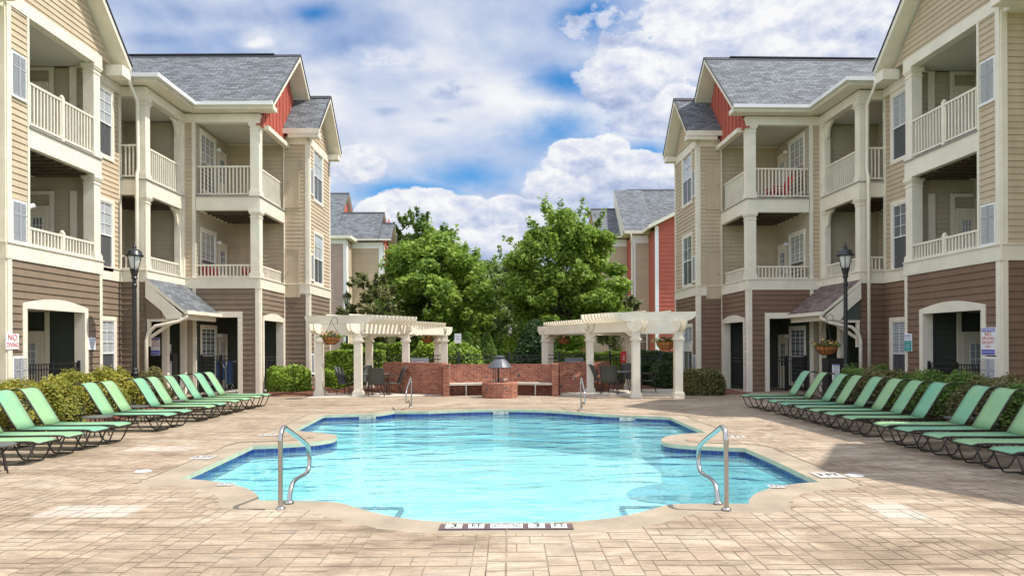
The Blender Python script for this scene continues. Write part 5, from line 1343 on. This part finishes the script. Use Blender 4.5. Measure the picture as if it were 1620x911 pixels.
def ptable(x, y, z, lab):
    b = thing('patio_table', lab, 'table', (x,y,z), 'round patio tables under the pergolas')
    mb = MB(); mb.lathe((x,y,z+.68), [(0,0),(.55,0),(.57,.01),(.57,.03),(.55,.035),(0,.035)], 28); mb.build('tabletop', mat('grey_tabletop', (.10,.10,.095), .4, .1, 6), b)
    for k in range(4):
        a = math.pi/4+k*math.pi/2; mb = MB(); mb.tube([(x+math.cos(a)*.25,y+math.sin(a)*.25,z+.68),(x+math.cos(a)*.30,y+math.sin(a)*.30,z+.3),(x+math.cos(a)*.42,y+math.sin(a)*.42,z)], .018, 6); mb.build('leg', M_bronze, b)
    mb = MB(); mb.tube([(x,y,z+.5),(x,y,z+.85)], .02, 8); mb.build('umbrella_socket', M_black, b)
tx, ty = at(590, 24.0), 24.0; ptable(tx, ty, .02, 'round dark patio table under the left pergola')
put_chair(at(598,23.2), 23.2, .02, R(85), 'dark patio chair with its back to the viewer at the left table')
put_chair(at(625,24.0), 23.95, .02, R(200), 'dark patio chair turned left beside the brick wall')
put_chair(at(546,23.7), 23.9, .02, R(-15), 'dark patio chair at the far left of the left table')
put_chair(at(575,25.3), 25.2, .02, R(-90), 'dark patio chair behind the left table facing the pool')
tx, ty = at(985, 23.9), 23.9; ptable(tx, ty, .07, 'round dark patio table under the right pergola')
put_chair(at(965,22.9), 23.0, .07, R(75), 'dark patio chair with its back to the viewer at the right table')
put_chair(at(948,24), 24.0, .07, R(15), 'dark patio chair at the brick wall side of the right table')
put_chair(at(1027,23.6), 23.7, .07, R(170), 'dark patio chair at the far right of the right table')
put_chair(at(995,25.2), 25.1, .07, R(-90), 'dark patio chair behind the right table facing the pool')

# grills peeking over the walls
def grill(x, y, lab):
    b = thing('barbecue_grill', lab, 'grill', (x,y,0), 'grills behind the brick walls')
    mb = MB(); mb.tube([(x,y,0),(x,y,.8)], .05, 8); mb.build('post', M_black, b)
    mb = MB(); mb.box(x-.34,x+.34,y-.22,y+.22,.8,1.02); mb.build('fire_box', M_black, b, bevel=.02)
    mb = MB(); mb.prism([(x-.34, y-.22+.44*k/8, 1.021+.2*math.sin(math.pi*k/8)) for k in range(9)], (.68,0,0)); mb.build('lid', mat('grey_hood_metal', (.1,.1,.12), .4), b)
    mb = MB(); mb.tube([(x-.2,y-.27,1.08),(x+.2,y-.27,1.08)], .012, 6); mb.build('handle', M_steel, b)
grill(at(664,26.2), 26.2, 'dark grill peeking over the left brick wall'); grill(at(908,25.8), 25.8, 'dark grill peeking over the right brick wall')

# ================================================================== HANGING BASKETS
def basket(x, y, zr, r, ztop, lab, seed):
    b = thing('hanging_basket', lab, 'hanging basket', (x,y,zr-r*.85), 'hanging flower baskets')
    mb = MB(); mb.lathe((x,y,zr), [(r*.25,-r*.85),(r*.6,-r*.72),(r*.88,-r*.4),(r,0),(r*.93,.01),(r*.8,-.1*r),(0,-.1*r)], 16); mb.build('liner', M_coco, b)
    mb = MB()
    for k in range(14):
        a = 2*math.pi*k/14; mb.tube([(x+math.cos(a)*rr*r*1.03, y+math.sin(a)*rr*r*1.03, zr+z*r) for rr, z in ((.25,-.87),(.6,-.74),(.88,-.42),(1,0))], .006, 4)
    for rr, z in ((1.03,0),(.9,-.4)):
        mb.tube([(x+math.cos(2*math.pi*k/16)*rr*r, y+math.sin(2*math.pi*k/16)*rr*r, zr+z*r) for k in range(17)], .008, 4)
    mb.build('wire_frame', M_bronze, b)
    mb = MB()
    for k in range(3):
        a = 2*math.pi*k/3+.5; mb.tube([(x+math.cos(a)*r,y+math.sin(a)*r,zr),(x,y,ztop)], .006, 4)
    mb.tube([(x,y,ztop),(x+.02,y,ztop+.05),(x+.1,y,ztop+.12),(x+.2,y,ztop+.06),(x+.2,y,ztop-.1)], .010, 5)
    mb.build('chain', M_black, b)
    rg = np.random.default_rng(seed); n = 420; p = rg.normal(size=(n,3))*np.array((.5,.5,.22))*r; p[:,2] = np.abs(p[:,2]) - .05*r; p += (x,y,zr)
    mesh_quads('foliage', leaves('l', p, .05, M_leafB, seed=seed), M_leafB, b, (x,y,zr-r*.85))
    for nm, col, q in (('purple_flower', (.16,.06,.18), 60), ('orange_flower', (.75,.36,.06), 60), ('pink_flower', (.6,.25,.28), 30)):
        p = rg.normal(size=(q,3))*np.array((.5,.5,.2))*r; p[:,2] = np.abs(p[:,2])+.03; p += (x,y,zr)
        mesh_quads(nm, leaves('l', p, .055, None, seed=seed+3, aspect=1.0), mat(nm, col, .6), b, (x,y,zr-r*.85))
basket(at(524,22.2), 22.2, 1.98, .28, 2.5, 'hanging flower basket on the front of the left pergola', 1)
basket(at(1053,22.3), 22.3, 1.78, .30, 2.5, 'hanging flower basket on the front of the right pergola', 2)
basket(at(676,27.6), 27.6, 1.98, .23, 2.4, 'small far basket hanging in the rear bay of the left pergola', 3)
basket(at(893,27.4), 27.4, 1.92, .25, 2.4, 'small far basket hanging in the rear bay of the right pergola', 4)
basket(at(1308,21.6), 21.6, 1.62, .33, 2.5, 'hanging flower basket below the entrance canopy of the right building', 5)

# ================================================================== SIGNS
M_sw = mat('sign_white', (.78,.78,.78), .5); M_sr = mat('sign_red', (.62,.05,.05), .5); M_sb = mat('sign_blue', (.10,.12,.45), .5); M_st = mat('sign_teal', (.02,.30,.27), .5); M_sk = mat('sign_black', (.02,.02,.02), .5); M_smar = mat('sign_maroon', (.25,.05,.06), .5)
def sign(c, nrm, w, h, bands, texts, lab, name='wall_sign', th=.02, ring=None):
    """c centre; nrm horizontal normal; bands (z0,z1,mat) fractions; texts (str, zfrac, size, mat)"""
    nrm = Vector(nrm).normalized(); up = Vector((0,0,1)); ex = up.cross(nrm); c = Vector(c)
    b = thing(name, lab, 'sign', c - up*h/2)
    mb = MB(); mb.prism([c - ex*w/2 - up*h/2, c + ex*w/2 - up*h/2, c + ex*w/2 + up*h/2, c - ex*w/2 + up*h/2], nrm*th); mb.build('board', M_sw, b)
    for z0, z1, m_ in bands:
        mb = MB(); o = c + nrm*th; mb.prism([o - ex*w*.47 + up*(z0-.5)*h, o + ex*w*.47 + up*(z0-.5)*h, o + ex*w*.47 + up*(z1-.5)*h, o - ex*w*.47 + up*(z1-.5)*h], nrm*.003); mb.build('colour_band', m_, b)
    for s, zf, sz, m_ in texts: put_text(s, sz, c + nrm*(th+.005) + up*(zf-.5)*h, ex, up, m_, b, maxw=w*.88)
    if ring:
        zf, rr = ring; o = c + nrm*(th+.005) + up*(zf-.5)*h; mb = MB()
        n = 24
        for k in range(n):
            a0, a1 = 2*math.pi*k/n, 2*math.pi*(k+1)/n
            mb.face([o + ex*math.cos(a)*q + up*math.sin(a)*q for a, q in ((a0,rr),(a1,rr),(a1,rr*.8),(a0,rr*.8))])
        mb.prism([o + ex*a + up*z for a, z in ((-rr*.62,rr*.5),(-rr*.5,rr*.62),(rr*.62,-rr*.5),(rr*.5,-rr*.62))], nrm*.002)
        mb.build('prohibition_ring', M_sr, b)
        mb = MB(); o2 = o - nrm*.002
        mb.prism([o2 + ex*a + up*z for a, z in ((-rr*.4,-rr*.1),(rr*.2,rr*.3),(rr*.3,rr*.15),(-rr*.25,-rr*.3))], nrm*.0015); mb.build('diver_symbol', M_sk, b)
    return b
yL = lambda px, X: -X*F/(CX-px) if False else abs(X)*F/abs(px-CX)
XL = -11.56
d = yL(16.5, XL); sign((XL+.03, d, CAM_H + (544-535)/F*d), (1,0,0), .42, .36, [], [('NO', .74, .19, M_sr), ('DIVING', .27, .145, M_sr)], 'white sign reading NO DIVING in red on the left building', ring=None)
d = yL(142.5, XL); sign((XL+.03, d, CAM_H + (544-539)/F*d), (1,0,0), .34, .34, [], [('POOL HOURS', .8, .045, M_sb), ('RESIDENTS', .6, .04, M_sb), ('AND GUESTS', .45, .04, M_sb), ('ONLY', .25, .05, M_sb)], 'small white sign with blue words beside the left ground floor porch')
def onR(px, Xl, off=.03):
    """point on the right building's courtyard face (local X=Xl) seen at column px"""
    lo, hi = 10.0, 30.0
    for _ in range(50):
        m_ = (lo+hi)/2; q = xr((Xl+off, m_, 0))
        if q.x/q.y*F + CX > px: lo = m_
        else: hi = m_
    return xr((Xl+off, lo, 0))
nR = (rot @ Vector((-1,0,0)))
q = onR(1437.5, XL); d = q.y; sign((q.x, q.y, CAM_H + (548-547)/F*d), nR, .34, .50, [(.02,.62,M_st)], [('WARNING', .88, .07, M_sb), ('POOL RULES', .74, .05, M_sb), ('SHOWER', .52, .045, M_sw), ('BEFORE', .38, .045, M_sw), ('ENTERING', .24, .045, M_sw), ('POOL', .10, .045, M_sw)], 'tall teal and white pool sign on the right building left of the porch')
q = onR(1564.5, XL); d = q.y; sign((q.x, q.y, CAM_H + (548.6-546)/F*d), nR, .46, .66, [(.84,.98,M_sb),(.02,.20,M_sb)], [('WARNING', .91, .10, M_sw), ('NO', .75, .14, M_sr), ('LIFEGUARD', .60, .088, M_sr), ('ON DUTY', .45, .11, M_sr), ('POOL', .31, .07, M_sr), ('SWIM AT OWN RISK', .11, .04, M_sw)], 'large white WARNING NO LIFEGUARD ON DUTY sign on the right building')
# signs at the left entrance
d = 22.9; sign((at(246,d), d, CAM_H + (544-544)/F*d), (.35,-1,0), .27, .58, [(.02,.28,M_sb),(.88,.98,M_sb)], [('NO', .80, .08, M_sr), ('LIFEGUARD', .66, .05, M_sr), ('ON DUTY', .53, .06, M_sr), ('WARNING', .15, .045, M_sw)], 'red and blue warning sign hanging in the left entrance')
d = 23.6; sign((at(264,d), d, CAM_H - (548-544)/F*d), (.2,-1,0), .27, .34, [(.02,.30,M_smar)], [('NO DIVING', .16, .045, M_sw)], 'square prohibition sign in the left entrance above the paper notice', ring=(.64, .09))
for px, d, yy, w, h, lab in ((265, 23.4, 592, .27, .95, 'tall white paper notice posted in the left entrance'), (1322, 21.3, 592, .22, .50, 'small white paper notice on the black box at the right entrance')):
    z = CAM_H - (yy-546)/F*d
    s = sign((at(px,d), d, z), (0,-1,0), w, h, [(.93,.98,M_sb)], [('POOL RULES', .87, .03, M_sk)] + [(t_, .80-.06*k, .022, M_sk) for k, t_ in enumerate(('NO RUNNING','NO GLASS','NO PETS','NO ALCOHOL','SHOWER FIRST','NO FOOD','CHILDREN MUST','BE WITH ADULT','POOL CLOSES','AT DUSK'))], lab, 'notice')
# black box stands that carry notices
for px, d, h, lab in ((272, 23.75, 1.45, 'black metal gate post box in the left entrance'), (1318, 21.6, 1.25, 'black mesh bin at the right entrance')):
    mb = MB(); x = at(px,d); mb.box(x-.22 if px > 800 else x-.05, x+.30 if px > 800 else x+.06, d-.08, d+.3, 0, h); o = mb.build('black_cabinet', M_black, bevel=.01); tag(o, lab, 'cabinet')
# notice beyond, red sign at the right pergola
d = 30.5; sign((at(724.5,d), d, 2.0), (0,-1,0), .30, .42, [], [('POOL', .7, .06, M_sb), ('AREA', .45, .06, M_sb)], 'small white notice on a pole among the shrubs', 'notice')
mb = MB(); mb.tube([(at(724.5,30.5), 30.53, 0), (at(724.5,30.5), 30.53, 2.2)], .02, 6); tag(mb.build('sign_pole', M_black), 'thin pole carrying the small white notice', 'pole')
d = 26.1; rs = thing('fire_extinguisher', 'red extinguisher cabinet with white lettering beside a rear pergola post', 'extinguisher', (at(986,d), d, .9))
mb = MB(); mb.box(at(986,d)-.10, at(986,d)+.10, d-.08, d+.08, .95, 1.45); mb.build('cabinet', M_sr, rs, bevel=.02); put_text('FIRE', .10, (at(986,d), d-.082, 1.2), (0,0,-1), (1,0,0), M_sw, rs)

# depth marking band at the near edge
def depth_band():
    y0 = gp(803, 838)[1]; 
    mk = thing('depth_marker', 'brown tile strip reading 3 FT NO DIVING 3 FT on the near pool edge', 'depth marker', (0, y0, .01))
    mb = MB(); M_t = mat('brown_marker_tile', (.12,.075,.07), .5, .1, 6)
    (xa, _), (xb, _) = gp(694, 838), gp(908, 838)
    yb0, yb1 = gp(803, 838)[1], gp(803, 829.5)[1]; z = .0105
    mb.box(xa, xb, yb0, yb1, z-.004, z); mb.build('brown_tile', M_t, mk)
    H = yb1-yb0
    for pa, pb, s in ((705,731,'3'),(741,766,'FT'),(776,827,'NO DIVING'),(836,862,'3'),(872,897,'FT')):
        x0, _ = gp(pa, 834); x1, _ = gp(pb, 834); mb = MB(); mb.box(x0, x1, yb0+H*.16, yb1-H*.10, z+.0005, z+.0035); mb.build('white_tile', M_sw, mk)
        put_text(s, H*.95 if len(s) < 3 else H*.88, ((x0+x1)/2, (yb0+yb1)/2+H*.02, z+.0065), (1,0,0), (0,1,0), M_sk, mk, maxw=(x1-x0)*(.88 if len(s) > 2 else .62 if len(s) == 2 else .38), fill=True)
depth_band()
M_worn = mat('worn_white_tile', (.47,.45,.41), .6, .15, 12)
def small_marker(px, py, w, h, lab, upright=False, txt='3 FT'):
    if upright:
        x, y = gp(px, py); 
        dd, q_ = pool_dist(x, y); y = q_[1]
        m_ = thing('depth_marker', lab, 'depth marker', (x, y, -.17), 'small depth markers round the pool')
        mb = MB(); mb.box(x-w/2, x+w/2, y-.045, y-.012, -.125, -.05); mb.build('tile', M_worn, m_)
        put_text(txt, .07, (x-.08, y-.047, -.088), (1,0,0), (0,0,1), M_sk, m_)
        mb = MB(); c = Vector((x+w*.30, y-.048, -.088)); 
        for k in range(16):
            a0, a1 = 2*math.pi*k/16, 2*math.pi*(k+1)/16; mb.face([c + Vector((math.cos(a)*q2, 0, math.sin(a)*q2)) for a, q2 in ((a0,.038),(a1,.038),(a1,.028),(a0,.028))])
        mb.build('ring', M_sk, m_)
    else:
        x, y = gp(px, py); m_ = thing('depth_marker', lab, 'depth marker', (x, y, .01), 'small depth markers round the pool')
        mb = MB(); mb.box(x-w/2, x+w/2, y-h/2, y+h/2, .007, .011); mb.build('tile', M_worn, m_); put_text(txt, h*.62, (x, y, .0145), (1,0,0), (0,1,0), M_sk, m_, maxw=w*.8)
small_marker(579, 656, .40, .1, 'white 3 FT marker on the far left tile band', True); small_marker(792, 649, .40, .1, 'white 3 FT marker on the far centre tile band', True); small_marker(995, 658, .40, .1, 'white 3 FT marker on the far right tile band', True)
small_marker(321, 724, .32, .34, 'white depth marker lying on the left deck beside the pool corner'); small_marker(1310, 752, .34, .34, 'white depth marker in the shade on the right deck')
small_marker(358, 766.5, .18, .16, 'small depth marker on the left rounded deck lobe'); small_marker(1228, 770, .18, .16, 'small depth marker on the right rounded deck lobe')
small_marker(424, 688, .35, .25, 'white depth marker on the left peninsula'); small_marker(1163, 691, .35, .25, 'white depth marker on the right peninsula')

# ================================================================== BALCONY THINGS
def lounge_red(c, rz, lab, s=1.0):
    b = thing('red_chair', lab, 'chair', (0,0,0), 'red chairs on the balconies')
    Mr = mat('red_plastic', (.55,.03,.05), .5)
    mb = MB(); mb.beam((-.3*s,0,.35*s),(.35*s,0,.28*s), .5*s, .05*s); mb.build('seat', Mr, b)
    mb = MB()
    for k in range(5): mb.beam((.28*s,(-.2+.1*k)*s,.26*s),(.62*s,(-.24+.12*k)*s,1.0*s), .08*s, .025*s)
    mb.build('backrest', Mr, b)
    for y in (-.25, .25):
        mb = MB(); mb.beam((-.3*s,y*s,0),(-.25*s,y*s,.5*s), .04, .06); mb.beam((.3*s,y*s,0),(.3*s,y*s,.5*s), .04, .06); mb.beam((-.35*s,y*s,.52*s),(.42*s,y*s,.54*s), .09, .03); mb.build('arm', Mr, b)
    b.location = c; b.rotation_euler = (0,0,rz)
q = xr((-10.2, 25.3, 7.0)); lounge_red(q, R(10), 'red lounge chair on the third floor balcony of the right building')
for x, lab in ((-10.75, 'red chair at the left end of the second floor balcony of the left building'), (-9.35, 'red chair beside the column on the second floor balcony of the left building')):
    lounge_red((x, 25.5, 3.52), R(-90), lab, 1.0)
# towels on a drying rack in the ground floor porch, left building
b = thing('drying_rack', 'white drying rack with blue towels in the left ground floor porch', 'drying rack', (-10.2, 24.95, .05))
mb = MB()
for s in (-1,1): mb.tube([(-10.2+s*.3,24.8,.05),(-10.2-s*.1,25.1,1.15)], .012, 5); mb.tube([(-10.2+s*.3,25.1,.05),(-10.2-s*.1,24.8,1.15)], .012, 5)
mb.tube([(-10.6,24.95,1.15),(-9.8,24.95,1.15)], .012, 5); mb.build('frame', M_white, b)
for x, w, z in ((-10.35,.3,.5),(-10.05,.22,.35)):
    mb = MB(); mb.box(x-w/2, x+w/2, 24.88, 24.91, z, 1.17); mb.build('towel', mat('blue_towel', (.04,.10,.22), .9, .3, 9), b)
# patio thing on near left second floor balcony: a dark exercise stand
b = thing('telescope', 'white telescope on a dark tripod on the near left second floor balcony', 'telescope', (-12.3, 17.3, 3.5))
mb = MB()
for a in (0, 2.1, 4.2): mb.tube([(-12.3,17.3,5.0),(-12.3+.35*math.cos(a),17.3+.35*math.sin(a),3.5)], .015, 5)
mb.build('tripod', M_black, b); mb = MB(); mb.tube([(-12.5,17.0,4.9),(-12.1,17.7,5.3)], .06, 10); mb.build('tube', M_white, b)
